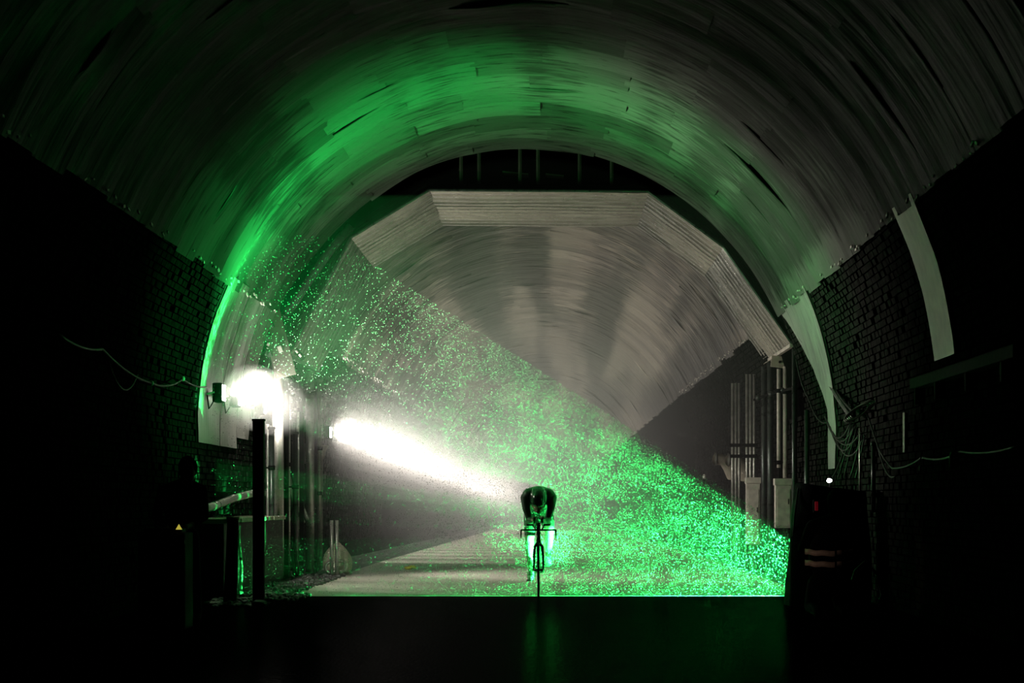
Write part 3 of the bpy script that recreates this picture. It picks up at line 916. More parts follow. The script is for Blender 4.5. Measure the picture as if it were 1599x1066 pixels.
# ---- crew member on the left, in shadow behind the laser case
crew = thing('crew_member', (-3.42, 22.4, 0), 'dark silhouetted person leaning forward at the left side of the tunnel', 'person')
def CW(x, y, z): return V((-3.42 + x, 22.4 + y, z))
Jc = {'pelvis': (CW(-.06, .10, .86), .13), 'waist': (CW(-.04, .08, 1.0), .12), 'chest': (CW(.0, .02, 1.18), .14), 'collar': (CW(.02, -.02, 1.29), .09), 'neck': (CW(.035, -.05, 1.35), .055), 'head': (CW(.05, -.07, 1.40), .06)}
Ec = [('pelvis', 'waist'), ('waist', 'chest'), ('chest', 'collar'), ('collar', 'neck'), ('neck', 'head')]
for s, n in ((1, 'l'), (-1, 'r')):
    Jc['sh' + n] = (CW(s * .17, -.01, 1.25), .065); Jc['el' + n] = (CW(s * .22, -.16, 1.02), .045); Jc['wr' + n] = (CW(s * .12, -.36, .93), .028)
    Jc['ha' + n] = (CW(s * .09, -.43, .92), .032)
    Jc['hip' + n] = (CW(s * .09 - .05, .10, .82), .10); Jc['kn' + n] = (CW(s * .11, -.02, .46), .06); Jc['ca' + n] = (CW(s * .11, .05, .32), .055)
    Jc['an' + n] = (CW(s * .12, .06, .10), .042); Jc['toe' + n] = (CW(s * .13, -.12, .045), .042)
    Ec += [('collar', 'sh' + n), ('sh' + n, 'el' + n), ('el' + n, 'wr' + n), ('wr' + n, 'ha' + n), ('pelvis', 'hip' + n), ('hip' + n, 'kn' + n), ('kn' + n, 'ca' + n), ('ca' + n, 'an' + n), ('an' + n, 'toe' + n)]
    for f in range(4):
        Jc[f'f{f}a' + n] = (CW(s * (.065 + .018 * f), -.47, .915), .009); Jc[f'f{f}b' + n] = (CW(s * (.065 + .018 * f), -.50, .90 - .004 * f), .008)
        Ec += [('ha' + n, f'f{f}a' + n), (f'f{f}a' + n, f'f{f}b' + n)]
    Jc['tha' + n] = (CW(s * .055, -.42, .91), .010); Jc['thb' + n] = (CW(s * .04, -.45, .90), .009)
    Ec += [('ha' + n, 'tha' + n), ('tha' + n, 'thb' + n)]
hc = CW(.055, -.085, 1.44)
exc = [(hc, (.076, .095, .112), Matrix.Rotation(R(-12), 3, 'X'), None), (hc + V((0, -.095, -.02)), (.013, .02, .024), None, None),
       (hc + V((0, -.065, -.08)), (.036, .03, .028), None, None), (hc + V((.076, .01, -.01)), (.012, .02, .032), None, None), (hc + V((-.076, .01, -.01)), (.012, .02, .032), None, None),
       (CW(0, .03, 1.12), (.19, .13, .22), None, None)]
body_mesh('body', Jc, Ec, exc, crew, [M['cloth'], M['skin']], lambda c: 1 if ((c - hc).length < .13 and c.y < 22.33) or (c.y < 22.06 and c.z > .85) else 0, 0.011)
MB().ell(hc + V((0, .02, .03)), (.09, .105, .11), None, 18, 12, lambda p: V((p.x, max(p.y, -.55), max(p.z, -.5)))).build('hair', M['cloth'], crew, True)
# case with the warning triangle
case = thing('equipment_case', (-3.46, 21.65, 0), 'black equipment case with a small yellow warning triangle given its own glow, in front of the left-hand person', 'case')
MB().box((-3.46, 21.65, .45), (.42, .5, .86), bev=.02).build('case_body', M['black'], case)
for z in (.06, .80):
    MB().box((-3.46, 21.395, z), (.42, .012, .03)).build('edge_band', M['dpipe'], case)
for sx_ in (-1, 1):
    MB().tube([(-3.46 + sx_ * .17, 21.40, .04), (-3.46 + sx_ * .17, 21.43, .04)], .035, 10).build('castor', M['black'], case)
MB().box((-3.46, 21.60, .895), (.34, .28, .05), bev=.01).build('control_panel', M['black'], case)
tp = at(279, 823, 21.38)
MB().tube([(-3.30, 21.50, .92), (-3.28, 21.505, .985), (-3.22, 21.52, 1.0)], .012, 8).build('fill_stalk', M['black'], case)  # made-up stalk for the added spot
point_spot('band_fill', (-3.20, 21.53, 1.0), (2.76, 23.8, .60), 60, (1.0, .72, .55), R(9), .5, .02)  # added warm spot to bring out the kneeling person's bands
tri = MB()
tri.add([(tp.x - .028, 21.385, tp.z - .020), (tp.x + .028, 21.385, tp.z - .020), (tp.x, 21.385, tp.z + .028),
         (tp.x - .028, 21.40, tp.z - .020), (tp.x + .028, 21.40, tp.z - .020), (tp.x, 21.40, tp.z + .028)],
        [(0, 1, 2), (5, 4, 3), (0, 3, 4, 1), (1, 4, 5, 2), (2, 5, 3, 0)])
tri.build('warning_triangle', M['yellow_glow'], case)

# ---- kneeling crew member on the right with reflective bands
kn_ = thing('kneeling_crew_member', (2.76, 24.0, 0), 'person kneeling in the dark on the right, two pale reflective bands round the jacket', 'person')
def KW(x, y, z): return V((2.76 + x, 24.0 + y, z))
Jk = {'pelvis': (KW(-.02, .02, .36), .15), 'waist': (KW(0, 0, .52), .15), 'chest': (KW(.03, .06, .78), .16), 'collar': (KW(.05, .10, .94), .10), 'neck': (KW(.06, .13, 1.02), .06), 'head': (KW(.07, .15, 1.08), .07)}
Ek = [('pelvis', 'waist'), ('waist', 'chest'), ('chest', 'collar'), ('collar', 'neck'), ('neck', 'head')]
for s, n in ((1, 'l'), (-1, 'r')):
    Jk['sh' + n] = (KW(s * .19 + .03, .10, .90), .075); Jk['el' + n] = (KW(s * .24, .25, .68), .055); Jk['wr' + n] = (KW(s * .14, .45, .62), .035); Jk['ha' + n] = (KW(s * .12, .52, .63), .034)
    Jk['hip' + n] = (KW(s * .11, .02, .32), .12); Jk['kn' + n] = (KW(s * .15, .38, .10), .07); Jk['ca' + n] = (KW(s * .15, .15, .09), .06); Jk['an' + n] = (KW(s * .14, -.06, .07), .045); Jk['toe' + n] = (KW(s * .14, -.16, .04), .04)
    Ek += [('collar', 'sh' + n), ('sh' + n, 'el' + n), ('el' + n, 'wr' + n), ('wr' + n, 'ha' + n), ('pelvis', 'hip' + n), ('hip' + n, 'kn' + n), ('kn' + n, 'ca' + n), ('ca' + n, 'an' + n), ('an' + n, 'toe' + n)]
    for f in range(4):
        Jk[f'f{f}a' + n] = (KW(s * (.10 + .018 * f), .58, .63), .009); Jk[f'f{f}b' + n] = (KW(s * (.10 + .018 * f), .61, .61), .008)
        Ek += [('ha' + n, f'f{f}a' + n), (f'f{f}a' + n, f'f{f}b' + n)]
    Jk['tha' + n] = (KW(s * .085, .55, .635), .010); Jk['thb' + n] = (KW(s * .075, .58, .63), .009)
    Ek += [('ha' + n, 'tha' + n), ('tha' + n, 'thb' + n)]
hk = KW(.075, .17, 1.14)
exk = [(hk, (.078, .098, .115), Matrix.Rotation(R(14), 3, 'X'), None), (hk + V((0, .10, -.02)), (.013, .02, .024), None, None), (hk + V((0, .07, -.08)), (.036, .03, .028), None, None),
       (hk + V((.078, -.01, -.01)), (.012, .02, .032), None, None), (hk + V((-.078, -.01, -.01)), (.012, .02, .032), None, None),
       (KW(0, .02, .62), (.215, .16, .26), None, None)]
body_mesh('body', Jk, Ek, exk, kn_, [M['cloth'], M['skin']], lambda c: 1 if ((c - hk).length < .13 and c.y > 24.22) or c.y > 24.5 and c.z > .55 else 0, 0.012)
MB().ell(hk + V((0, -.02, .03)), (.09, .105, .11), None, 18, 12, lambda p: V((p.x, min(p.y, .55), max(p.z, -.5)))).build('hair', M['cloth'], kn_, True)
for zz, sag_ in ((.665, .0), (.555, 0.0)):
    pts_ = []
    for band, (a0, a1) in enumerate(((R(185), R(276)), (R(281), R(293)), (R(297), R(330)))):
        mb = MB(); vs = []; fs = []; n = 12
        for i in range(n + 1):
            a = a0 + (a1 - a0) * i / n
            rx, ry = .243, .188
            sg = 0.03 * math.sin((a - PI) ) * -1 * 0.7
            for q_, dz in ((0, -.027), (0, .027), (.008, .027), (.008, -.027)):
                vs.append(KW((rx + q_) * math.cos(a), .02 + (ry + q_) * math.sin(a), zz + dz + sg + .004 * math.sin(a * 9)))
        for i in range(n):
            for k in range(4):
                fs.append((i * 4 + k, i * 4 + (k + 1) % 4, (i + 1) * 4 + (k + 1) % 4, (i + 1) * 4 + k))
        mb.add(vs, fs); mb.build('reflective_band', M['reflect'], kn_, True)

# ------------------------------------------------------------------ left side furniture
post = thing('tall_black_post', (-3.30, 27.2, 0), 'tall thick black post standing under the third floodlight', 'post')
MB().box((-3.30, 27.2, 1.03), (.125, .125, 2.06), bev=.008).build('shaft', M['black'], post)
MB().box((-3.30, 27.2, 2.07), (.14, .14, .025), bev=.004).build('cap', M['black'], post)
MB().box((-3.30, 27.2, .01), (.24, .24, .02), bev=.004).build('foot_plate', M['black'], post)
post = thing('short_black_post', (-3.56, 27.0, 0), 'short leaning black post with a flared top, in front of the bright green line', 'post')
MB().tube([(-3.60, 27.0, 0), (-3.575, 27.0, .5), (-3.565, 27.0, .98)], [.075, .068, .062], 14).build('shaft', M['black'], post, True)
MB().lathe([(.0, .985), (.078, .985), (.072, .955), (.062, .94)], (-3.565, 27.0, 0), 'Z', 16).build('rim', M['tape'], post, True)
rail = thing('wall_rail', (-4.16, 31.5, 1.1), 'pale round handrail pipe running along the left wall above the bench', 'pipe')
pts = [V((-4.02, 27.6, 1.07)), V((-4.10, 28.8, 1.08)), V((-4.12, 29.5, 1.10)), V((-4.14, 31.5, 1.20)), V((-4.14, 33.5, 1.27)), V((-4.15, 35.8, 1.29))]
MB().tube(pts, .05, 12).build('pipe_run', M['zinc'], rail, True)
for y_, z_ in ((29.4, 1.10), (29.75, 1.11), (34.2, 1.28)):
    MB().tube([(-4.13, y_, z_), (-4.13, y_ + .05, z_)], .06, 12).build('coupling', M['dpipe'], rail, True)
for y_ in (28.9, 31.8, 34.8):
    MB().tube([(-4.12, y_, 1.12), (-4.30, y_, 1.0)], .014, 6).build('bracket', M['black'], rail)
# bright green line on a slim white rod by the short post is the laser striking this rod
rod = thing('slim_rod', (-3.76, 29.5, 0), 'slim upright rod struck by the laser beside the short black post', 'rod')
MB().tube([(-3.80, 29.50, .03), (-3.79, 29.50, .38), (-3.80, 29.52, .44)], [.022, .02, .016], 8).build('lower_rod', M['white'], rod, True)
MB().tube([(-3.80, 29.52, .47), (-3.815, 29.50, .62), (-3.82, 29.50, .80)], [.018, .02, .010], 8).build('upper_rod', M['white'], rod, True)
MB().box((-3.80, 29.52, .455), (.03, .05, .03)).build('joint', M['black'], rod)

def vpipe(name, px, ytop, yd, wpx, m, label, flange=True, group=None, ybot=None, dark_below=None, clamps=()):
    s_ = F_PX / yd; p = at(px, ytop, yd); r = wpx / 2 / s_
    zb = 0.0 if ybot is None else at(px, ybot, yd).z
    t = thing(name, (p.x, yd, zb), label, 'pipe', group)
    MB().tube([(p.x, yd, zb), (p.x, yd, (zb + p.z) / 2), (p.x, yd, p.z)], r, 14).build('pipe_length', m, t, True)
    if flange: MB().tube([(p.x, yd, p.z - .04), (p.x, yd, p.z)], r * 1.35, 14).build('collar', m, t, True)
    for cy in clamps:
        z = at(px, cy, yd).z
        MB().tube([(p.x, yd, z - .03), (p.x, yd, z + .03)], r * 1.25, 12).build('clamp', M['black'], t, True)
        MB().tube([(p.x, yd, z), (p.x + (-.2 if px < 800 else .10), yd, z)], .014, 6).build('clamp_arm', M['black'], t)
    return t
# big duct: slants along the shelter then drops to the floor
duct = thing('drop_duct', (at(434, 900, 34.7).x, 34.7, 0), 'thick grey duct slanting down beside the shelter then dropping to the floor', 'pipe')
dp = [at(px, py, 34.75) for px, py in ((548, 352), (522, 382), (486, 432), (456, 478), (438, 500), (434, 520))]
MB().tube(dp, .065, 14).build('slanting_length', M['dpipe'], duct, True)
x_ = at(434, 520, 34.7).x
MB().tube([(x_, 34.72, at(434, 515, 34.7).z), (x_, 34.72, 0)], .082, 16).build('upright_length', M['zinc'], duct, True)
for i, (px, py) in enumerate(((446, 492), (440, 502), (435, 514))):
    p = at(px, py, 34.74); MB().tube([p, p + V((-.02, 0, -.035))], .10, 14).build('joint_ring', M['dpipe'], duct, True)
vpipe('standpipe', 424, 666, 33.8, 9, M['dpipe'], 'dark standpipe with a flat disc on top just right of the tall black post', True, clamps=(730,))
vpipe('standpipe', 418, 662, 34.5, 5, M['zinc'], 'thin bright pipe squeezed between the tall black post and the dark capped standpipe', False)
vpipe('standpipe', 449, 574, 36.6, 9, M['zinc'], 'pale pipe next to the thick duct, topped by a slanting cut', False, clamps=(612, 725))
vpipe('standpipe', 461, 674, 36.2, 9, M['dpipe'], 'dark standpipe with a flat disc on top in the middle of the pipe bundle', True, clamps=(760,))
vpipe('standpipe', 466, 582, 38.2, 6, M['zinc'], 'thin pale pipe in the middle of the left pipe bundle', False, clamps=(640,))
vpipe('standpipe', 484, 577, 38.9, 13, M['zinc'], 'broad bright pipe near the right end of the left pipe bundle', True, clamps=(614,))
vpipe('standpipe', 498, 592, 40.6, 9, M['zinc'], 'shorter bright pipe at the right end of the left pipe bundle', True, clamps=(700, 770))
vpipe('standpipe', 500, 706, 41.4, 8, M['zinc'], 'pale lower pipe under the fourth floodlight', False, clamps=(775,))
tie = thing('pipe_tie_bar', at(466, 612, 37.5), 'knotted clamp bar tying the left pipes together near their tops', 'bar')
MB().tube([at(440, 612, 36.3), at(455, 612, 37.2), at(470, 618, 37.9), at(492, 610, 38.6)], .025, 8).build('bar', M['black'], tie)
for px, py, yd in ((446, 610, 36.3), (458, 616, 36.6), (466, 624, 37.0), (474, 606, 37.4), (460, 640, 36.9), (478, 600, 37.8)):
    MB().ell(at(px, py, yd), (.045, .045, .035), None, 8, 6).build('bolt_clamp', M['dpipe'], tie, True)
for k, (a, b) in enumerate((((479, 700), (512, 700)), ((486, 712), (506, 690)))):
    pass
hop = thing('pipe_funnel', at(492, 706, 41.0), 'pale curved funnel elbow on the pipes below the fourth floodlight', 'funnel')
MB().tube([at(478, 724, 40.6), at(480, 706, 40.6), at(486, 694, 40.6), at(494, 700, 40.8), at(500, 716, 41)], [.035, .04, .045, .05, .05], 12).build('elbow', M['zinc'], hop, True)
MB().lathe([(.05, -.12), (.075, 0), (.13, .10), (.135, .12)], at(501, 706, 41.3), 'Z', 18).build('bell', M['zinc'], hop, True)
for i, (a, b, lab) in enumerate((((452, 745), (474, 815), 'slack pale hose leaning between the left pipes'), ((468, 750), (480, 810), 'second slack hose hanging right of the dark capped standpipe'))):
    t = tag(MB().tube([at(a[0], a[1], 38.5), at((a[0] + b[0]) / 2 - 2, (a[1] + b[1]) / 2 + 10, 38.3), at(b[0], b[1], 38.0)], .03, 8).build('slack_hose', M['zinc'], None, True), lab, 'hose')
# slanting dark brace with bright bolts under the shelter's left eaves
br = thing('eaves_brace', at(455, 545, 35.2), 'dark slanting brace with bright bolts under the left eaves of the shelter', 'brace')
MB().tube([at(440, 524, 35.2), at(474, 560, 35.4)], .045, 8).build('brace_bar', M['black'], br)
for px, py in ((451, 535), (456, 540), (462, 547), (467, 553)):
    MB().tube([at(px, py, 35.12), at(px + 3, py + 4, 35.12)], .016, 6).build('bolt', M['glint'], br)
mb = MB(); rj = random.Random(4)
jb = thing('tangled_fittings', at(425, 500, 34.6), 'dark clutter of valves and fittings above the left pipes', 'fittings')
for k in range(14):
    px, py = rj.uniform(408, 440), rj.uniform(472, 560)
    p = at(px, py, 34.55); s_ = rj.uniform(.03, .075)
    MB().box(p, (s_, .09, s_ * rj.uniform(.6, 1.6)), Matrix.Rotation(rj.uniform(-.6, .6), 3, 'Y'), bev=.006).build('fitting', M['dpipe'] if k % 3 else M['zinc'], jb)
MB().box(at(434, 535, 34.62), (.30, .10, 1.0), Matrix.Rotation(-.25, 3, 'Y'), bev=.01).build('backing_board', M['timber'], jb)

# white sack, rings and thin stakes on the verge
p = at(527, 896, 38.4)
sack = thing('white_sack', (p.x, 38.4, 0), 'humped white sack on the verge behind two thin stakes', 'sack')
MB().ell((p.x, 38.4, .20), (.235, .22, .27), None, 22, 14, lambda q: V((q.x * (1 - .12 * q.z), q.y * (1 + .08 * math.sin(5 * q.x)), max(q.z, -.74) + .04 * math.sin(6 * q.x + 2 * q.y)))).build('sack_body', M['sack'], sack, True)
MB().tube([(p.x - .03, 38.3, .44), (p.x, 38.38, .50), (p.x + .04, 38.4, .46)], [.04, .02, .03], 8).build('tied_neck', M['sack'], sack, True)
for (px, py, lab) in ((532, 883, 'pale hose ring standing in front of the white sack'), (517, 886, 'darker hose ring lying left of the pale ring')):
    q = at(px, py, 37.9); q.z = max(q.z, .13)
    c = [V((q.x + .085 * math.cos(a), 37.9 + .03 * math.sin(a), q.z - .01 + .085 * math.sin(a))) for a in [2 * PI * k / 20 for k in range(20)]]
    tag(MB().tube(c, .03 if px > 520 else .022, 8, closed=True).build('hose_ring', M['white'] if px > 520 else M['zinc'], None, True), lab, 'ring')
for px, lab in ((518, 'thin stake left of the pair in front of the white sack'), (526, 'thin stake right of the pair in front of the white sack')):
    q = at(px, 812, 37.3)
    t = tag(MB().tube([(q.x, 37.3, 0), (q.x, 37.3, q.z)], .028, 8).build('thin_stake', M['zinc'], None, True), lab, 'stake')
q = at(641, 889, 0 + F_PX * CAM_Z / (889 - VPY)); q.z = 0
MB_ = MB().ell((q.x, q.y, .035), (.10, .10, .035), None, 12, 6, lambda p: V((p.x + .2 * math.sin(3 * p.y), p.y, p.z + .3 * math.sin(4 * p.x))))
tag(MB_.build('yellow_scrap', M['yellow'], None, True), 'small crumpled yellow scrap lying on the pale road', 'litter')

# slack cable with clips on the near left wall
def sag(pts, r, m, name, label, cat='cable', group=None, n=8, parent=None):
    out = []
    for a, b, dz in pts:
        for k in range(n):
            t = k / n; p = a.lerp(b, t); p.z -= dz * 4 * t * (1 - t); out.append(p)
    out.append(pts[-1][1])
    o = MB().tube(out, r, 6).build(name, m, parent, True)
    if label: tag(o, label, cat, group)
    return o
def wl(px, py):         # point on the left wall face seen at (px, py)
    x, z = -4.20, 0
    y = (x) / (px - VPX) * F_PX
    return at(px, py, y)
def wr(px, py, X=3.44):
    y = X / (px - VPX) * F_PX
    return at(px, py, y)
sag([(wl(90, 520), wl(160, 545), .05), (wl(160, 545), wl(236, 598), .05), (wl(236, 598), wl(285, 592), .05), (wl(285, 592), wl(322, 604), .03)], .012, M['cable'], 'slack_cable', 'slack cable looped along the left brick wall to the first floodlight')
sag([(wl(168, 560), wl(215, 585), .22)], .010, M['cable'], 'slack_cable', 'cable loop hanging lowest on the near left brick wall')
for px, py, lab in ((236, 598, 'small bright cable clip on the left wall, further from the floodlights'), (285, 591, 'small bright cable clip on the left wall, nearer the floodlights')):
    q = wl(px, py)
    tag(MB().ell(q, (.03, .03, .03), None, 10, 8).build('cable_clip', M['glint'], None, True), lab, 'clip')

# ------------------------------------------------------------------ right side furniture
def triple(px, ytop, yd, off, lab):
    s_ = F_PX / yd; p = at(px, ytop, yd)
    t = thing('triple_pipe', (p.x, yd, 0), lab, 'pipes', 'upright pipe groups on the right')
    for k in (-1, 0, 1):
        MB().tube([(p.x + k * off, yd, 0), (p.x + k * off, yd, p.z)], off * .42, 10).build('thin_pipe', M['zinc'], t, True)
    for cy in (695, 712):
        z = at(px, cy, yd).z
        MB().box((p.x, yd, z), (off * 3.6, .07, .06), bev=.01).build('clamp', M['black'], t)
        MB().tube([(p.x, yd, z), (3.5, yd, z)], .015, 6).build('clamp_arm', M['black'], t)
    return t
triple(1149, 598, 43.0, .060, 'group of three thin upright pipes on the right, the one further left')
triple(1172, 584, 41.3, .062, 'group of three thin upright pipes on the right, beside the narrow white cabinet')
def cab(px0, px1, y0, y1, yd, lab, legs):
    a, b = at(px0, y0, yd), at(px1, y1, yd)
    t = thing('white_cabinet', ((a.x + b.x) / 2, yd, b.z), lab, 'cabinet')
    MB().box(((a.x + b.x) / 2, yd, (a.z + b.z) / 2), (b.x - a.x, .22, a.z - b.z), bev=.008).build('cabinet_body', M['white'], t)
    MB().box(((a.x + b.x) / 2, yd, a.z - .02), (b.x - a.x + .03, .26, .10), bev=.008).build('cabinet_top', M['white'], t)
    MB().box(((a.x + b.x) / 2, yd - .115, (a.z + b.z) / 2 - .05), ((b.x - a.x) * .8, .014, (a.z - b.z) * .78), bev=.004).build('door', M['white'], t)
    MB().tube([(b.x - .05, yd - .135, (a.z + b.z) / 2), (b.x - .05, yd - .135, (a.z + b.z) / 2 + .08)], .008, 6).build('handle', M['black'], t)
    for x in (a.x + .03, b.x - .03):
        MB().box((x, yd, b.z / 2), (.035, .10, b.z), bev=.004).build('leg', M['black'], t)
cab(1165, 1186, 748, 850, 40.3, 'narrow white cabinet half hidden behind the upright pipe group', 1)
cab(1210, 1235, 750, 824, 35.9, 'wider white cabinet at the right end of the shelter below two pale pipes', 1)
for (px, w_, yd, yt, m_, lab) in ((1193, 9, 39.2, 572, M['dpipe'], 'dark upright standing left of the wider white cabinet'), (1203, 10, 38.3, 566, M['dpipe'], 'second dark upright left of the wider white cabinet'),
                              (1240, 7, 35.0, 545, M['dpipe'], 'green-edged dark upright right of the wider white cabinet'), (1260, 8, 33.0, 640, M['dpipe'], 'dark upright in front of the pale right wall sheet'),):
    vpipe('dark_upright', px, yt, yd, w_, m_, lab, False)
vpipe('pale_pipe', 1216, 576, 36.8, 6, M['white'], 'pale thin pipe ending above the wider white cabinet, left of two', False, ybot=730, clamps=(610, 722))
vpipe('pale_pipe', 1226, 572, 36.8, 7, M['white'], 'pale thin pipe ending above the wider white cabinet, right of two', False, ybot=746, clamps=(612,))
t = thing('meter_plate', at(1218, 564, 36.9), 'pale plate fixed above the two pale thin pipes under the right eaves', 'plate')
a, b = at(1204, 556, 36.9), at(1231, 574, 36.9)
MB().box((a + b) / 2, (b.x - a.x, .03, a.z - b.z), Matrix.Rotation(.12, 3, 'Y'), bev=.005).build('plate', M['tape'], t)
MB().tube([(a + b) / 2 + V((0, -.02, 0)), (a + b) / 2 + V((0, -.05, 0))], .02, 10).build('knob', M['black'], t)
t = thing('cross_rail', at(1200, 614, 37), 'dark cross rail tying the uprights together under the right eaves', 'rail')
MB().tube([at(1178, 624, 38.5), at(1196, 617, 38), at(1222, 610, 36.9), at(1238, 606, 35.2)], .022, 8).build('rail', M['black'], t)
for px, py, yd in ((1184, 621, 38.3), (1204, 615, 37.6), (1222, 609, 36.8)):
    MB().ell(at(px, py, yd), (.05, .05, .045), None, 8, 6).build('rail_clamp', M['dpipe'], t, True)
# two bent open duct ends
for (px, py, lab) in ((1122, 716, 'open bent duct end on the right, further from the pipes'), (1142, 718, 'open bent duct end on the right, crossing the pipe group')):
    yo = 1.2 if px < 1130 else 0.0
    t = thing('bent_duct', at(px, py, 43.6 + yo), lab, 'duct')
    q0 = at(px - 5, py, 43.4 + yo); q1 = at(px + 8, py + 2, 43.5 + yo); q2 = at(px + 18, py + 12, 43.6 + yo); q3 = at(px + 24, py + 26, 43.7 + yo)
    MB().tube([q0, q1, q2, q3], [.10, .11, .14, .14], 16, caps=False).build('duct_length', M['tape'], t, True)
    MB().tube([q0 + V((-.01, 0, 0)), q0 + V((.02, 0, 0))], .12, 16, caps=False).build('duct_lip', M['zinc'], t, True)
    MB().tube([q0 + V((.03, 0, 0)), q0 + V((.04, 0, 0))], .10, 14).build('duct_plug', M['black'], t)
    MB().tube([q3, (3.55, q3.y, q3.z - .1)], .02, 6).build('bracket', M['black'], t)
t = thing('small_work_lamp', at(1100, 744, 46), 'tiny bright lamp on the right wall left of the bent ducts', 'lamp')
q = at(1100, 744, 46)
MB().ell(q, (.035, .035, .05), None, 12, 8).build('bulb', M['glint'], t, True)
MB().tube([q + V((0, 0, -.04)), q + V((0, 0, -.14))], .02, 8).build('holder', M['black'], t)
MB().tube([q + V((0, 0, -.12)), (3.5, 46, q.z - .12)], .008, 6).build('arm', M['black'], t)

# cables along the right wall
sag([(wr(1372, 700), wr(1394, 731), .02), (wr(1394, 731), wr(1440, 714), .03), (wr(1440, 714), wr(1500, 705), .04), (wr(1500, 705), wr(1590, 696), .03)], .011, M['cable'], 'wall_cable', 'long slack cable swagged along the right brick wall')
sag([(wr(1352, 640), wr(1372, 700), .0), (wr(1372, 700), wr(1400, 742), .12)], .010, M['cable'], 'wall_cable', 'cable hanging down the right wall to meet the long swagged cable')
sag([(at(1236, 500, 33.6), at(1290, 590, 32.0), .03), (at(1290, 590, 32.0), wr(1332, 655), .02)], .030, M['dpipe'], 'slanting_conduit', 'thicker dark conduit slanting down across the right wall sheet', 'pipe')
sag([(at(1243, 505, 33.4), at(1296, 592, 31.8), .06), (at(1296, 592, 31.8), wr(1330, 640), .04)], .014, M['cable'], 'slanting_cable', 'thin bright-edged cable slanting beside the dark conduit on the right')
sag([(at(1243, 560, 33.4), at(1262, 620, 33), .08), (at(1262, 620, 33), at(1290, 660, 31.6), .1)], .012, M['cable'], 'slanting_cable', 'thin cable drooping left of the pale right wall sheet')
for k in range(5):
    rk = random.Random(40 + k)
    a = wr(1288 + 4 * k, 650 + 8 * k); b = wr(1330 + 5 * k, 655 + 6 * k)
    sag([(a, b, rk.uniform(.15, .35)), (b, wr(1300 + 9 * k, 745), rk.uniform(-.05, .1))], .010, M['cable'], 'cable_loop',
        'drooping cable loop in the tangle under the green coil on the right wall', 'cable', 'cable tangle on the right wall')
# coil of cable on the wall
t = thing('cable_coil', wr(1342, 645, 3.36), 'coil of cable glinting green, hung on the right brick wall', 'coil')
q = wr(1342, 645, 3.36)
for k in range(5):
    c = [q + V((.02 * k - .04 + .13 * math.cos(a), .02 * k - .05 + .04 * math.sin(a), .055 * math.sin(a) + .075 * math.cos(a) + .012 * k)) for a in [2 * PI * i / 22 for i in range(22)]]
    MB().tube(c, .009, 6, closed=True).build('turn', M['zinc'], t, True)
MB().tube([q + V((0, 0, .03)), V((3.58, q.y, q.z + .03))], .012, 6).build('hook', M['black'], t)
vpipe('wall_conduit', 1343, 668, 27.0, 4, M['zinc'], 'thin green-lit conduit dropping from the coil of cable', False, ybot=775)
vpipe('wall_conduit', 1364, 690, 25.9, 7, M['dpipe'], 'darker conduit with a lit lower end right of the thin green-lit conduit', True, ybot=800, clamps=(770,))
for px, py, lab in ((1490, 718, 'small glass insulator hanging under the swagged cable on the far right'), (1437, 731, 'tiny bright hook under the swagged cable on the right')):
    q = wr(px, py, 3.40)
    t = thing('insulator', q, lab, 'insulator')
    MB().lathe([(.0, .07), (.03, .07), (.045, .03), (.045, -.05), (.03, -.07), (0, -.07)] if px > 1450 else [(0, .03), (.012, .02), (.012, -.03), (0, -.04)], q, 'Z', 14).build('glass_body', M['zinc'] if px < 1450 else M['tape'], t, True)
    MB().tube([q + V((0, 0, .06)), q + V((0.02, 0, .16))], .006, 6).build('hanger', M['black'], t)
# shelf beam along the right wall, where the near pale sheet ends
t = thing('wall_beam', (3.44, 20.5, 2.3), 'dark horizontal beam along the right wall below the pale sheet', 'beam')
MB().box((3.50, 20.6, 2.28), (.14, 5.2, .10), bev=.01).build('beam', M['black'], t)
for y_ in (18.6, 20.2, 21.8, 23.0):
    MB().box((3.50, y_, 2.16), (.10, .06, .16)).build('corbel', M['black'], t)

# black tarp-covered stack on the right, laser housing behind it
t = thing('covered_stack', (3.08, 26.9, 0), 'tall black sheeted stack of gear beside the right wall, hiding the laser', 'stack')
def lump(q):
    return V((q.x * (1 + .06 * math.sin(4 * q.z + 1)), q.y, q.z))
mb = MB(); vs = []; fs = []; n = 28; L = 14
for j in range(L + 1):
    f = j / L; z = 1.36 * f
    for i in range(n):
        a = 2 * PI * i / n
        fold = 1 + .05 * (1 - f) * math.sin(7 * a + 2) + .03 * math.sin(3 * a + 6 * f)
        rx = (.46 - .12 * f ** 2 * (1 if math.cos(a) < 0 else .3)) * fold; ry = (.42 - .06 * f) * fold
        cx_ = abs(math.cos(a)) ** .6 * (1 if math.cos(a) > 0 else -1); sy_ = abs(math.sin(a)) ** .6 * (1 if math.sin(a) > 0 else -1)
        vs.append((3.07 + rx * cx_ + .0 * f, 26.9 + ry * sy_, z - .10 * (cx_ + 1) * .5 * f * f))
for j in range(L):
    for i in range(n): fs.append((j * n + i, j * n + (i + 1) % n, (j + 1) * n + (i + 1) % n, (j + 1) * n + i))
fs.append(tuple(L * n + i for i in range(n)))
mb.add(vs, fs); mb.build('black_sheet', M['cloth'], t, True)
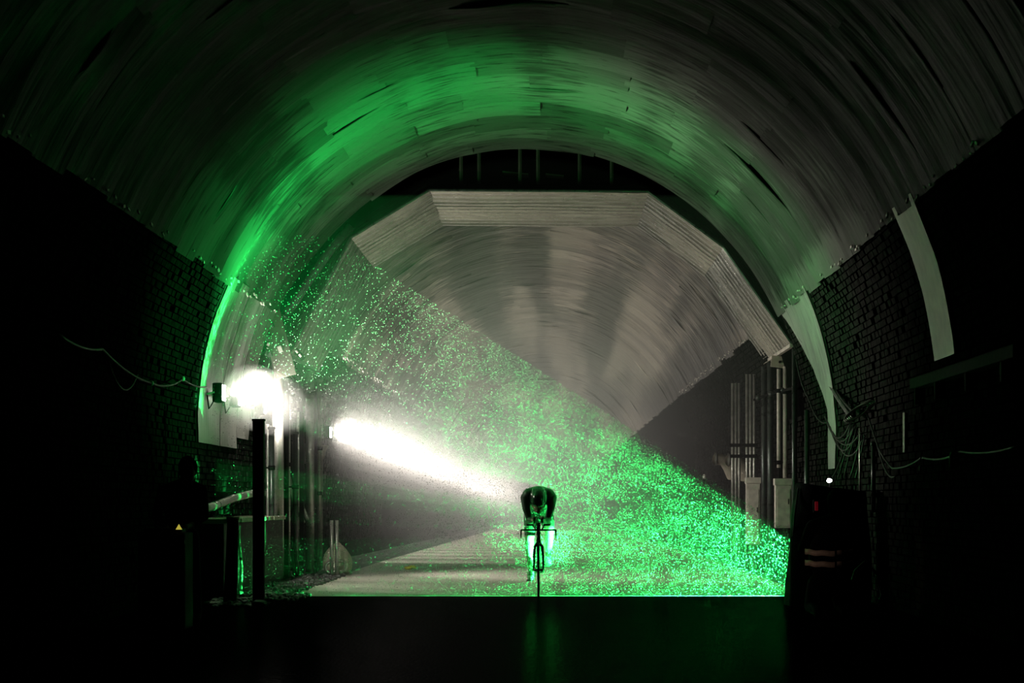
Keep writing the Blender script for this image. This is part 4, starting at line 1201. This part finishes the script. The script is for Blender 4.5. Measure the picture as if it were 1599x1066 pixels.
MB().tube([(2.66, 26.7, .7), (2.67, 26.6, 1.0), (2.72, 26.7, 1.30)], .012, 6).build('tie_cord', M['cable'], t)
q = at(1295, 750, 26.6)
l2 = thing('star_lamp', q, 'tiny white light on top of the black sheeted stack', 'lamp')
MB().ell(q, (.028, .028, .022), None, 10, 8).build('bulb', M['lamp'], l2, True)
MB().tube([q, q + V((0, .03, -.20))], .008, 6).build('stalk', M['black'], l2)
q = at(1277, 790, 26.3)
MB().box((q.x, 26.44, q.z), (.035, .03, .10), bev=.006).build('indicator', M['red_led'], t)
MB().box((q.x, 26.52, q.z), (.06, .14, .14), bev=.006).build('indicator_case', M['black'], t)
lz = thing('laser_projector', (3.22, 29.52, 0), 'small black laser projector on a stand behind the sheeted stack at the right wall', 'projector')
MB().box((3.24, 29.52, .62), (.34, .40, .20), bev=.012).build('housing', M['black'], lz)
MB().tube([(3.06, 29.52, .62), (3.045, 29.52, .62)], .05, 14).build('lens_ring', M['dpipe'], lz, True)
for a in (0, 2.1, 4.2):
    MB().tube([(3.24, 29.52, .53), (3.24 + .16 * math.cos(a), 29.52 + .22 * math.sin(a), .015)], .014, 8).build('leg', M['black'], lz)
# hose loop and cable by the kneeling person
pts = [V((2.95, 24.6, .02)), V((3.02, 24.7, .2)), V((3.10, 24.7, .45)), V((3.20, 24.7, .55)), V((3.33, 24.7, .40)), V((3.37, 24.7, .2)), V((3.30, 24.7, .02))]
tag(MB().tube(pts, .015, 8).build('arched_hose', M['dpipe'], None, True), 'arched dark hose glinting green right of the kneeling person', 'hose')
mb = MB(); rr = random.Random(77)
for k in range(9):
    x, y, s_ = rr.uniform(-3.75, -3.2), rr.uniform(26.1, 26.7), rr.uniform(.03, .09)
    tag(MB().ell((x, y, s_ * .45), (s_ * 1.3, s_, s_ * .6), Matrix.Rotation(rr.uniform(0, 3), 3, 'Z'), 9, 6, lambda q: q * (1 + .2 * noise.noise(q * 1.7))).build('rubble_lump', M['stone'], None, False),
        'dark wet lump of rubble at the foot of the two black posts', 'rubble', 'rubble lumps by the black posts')
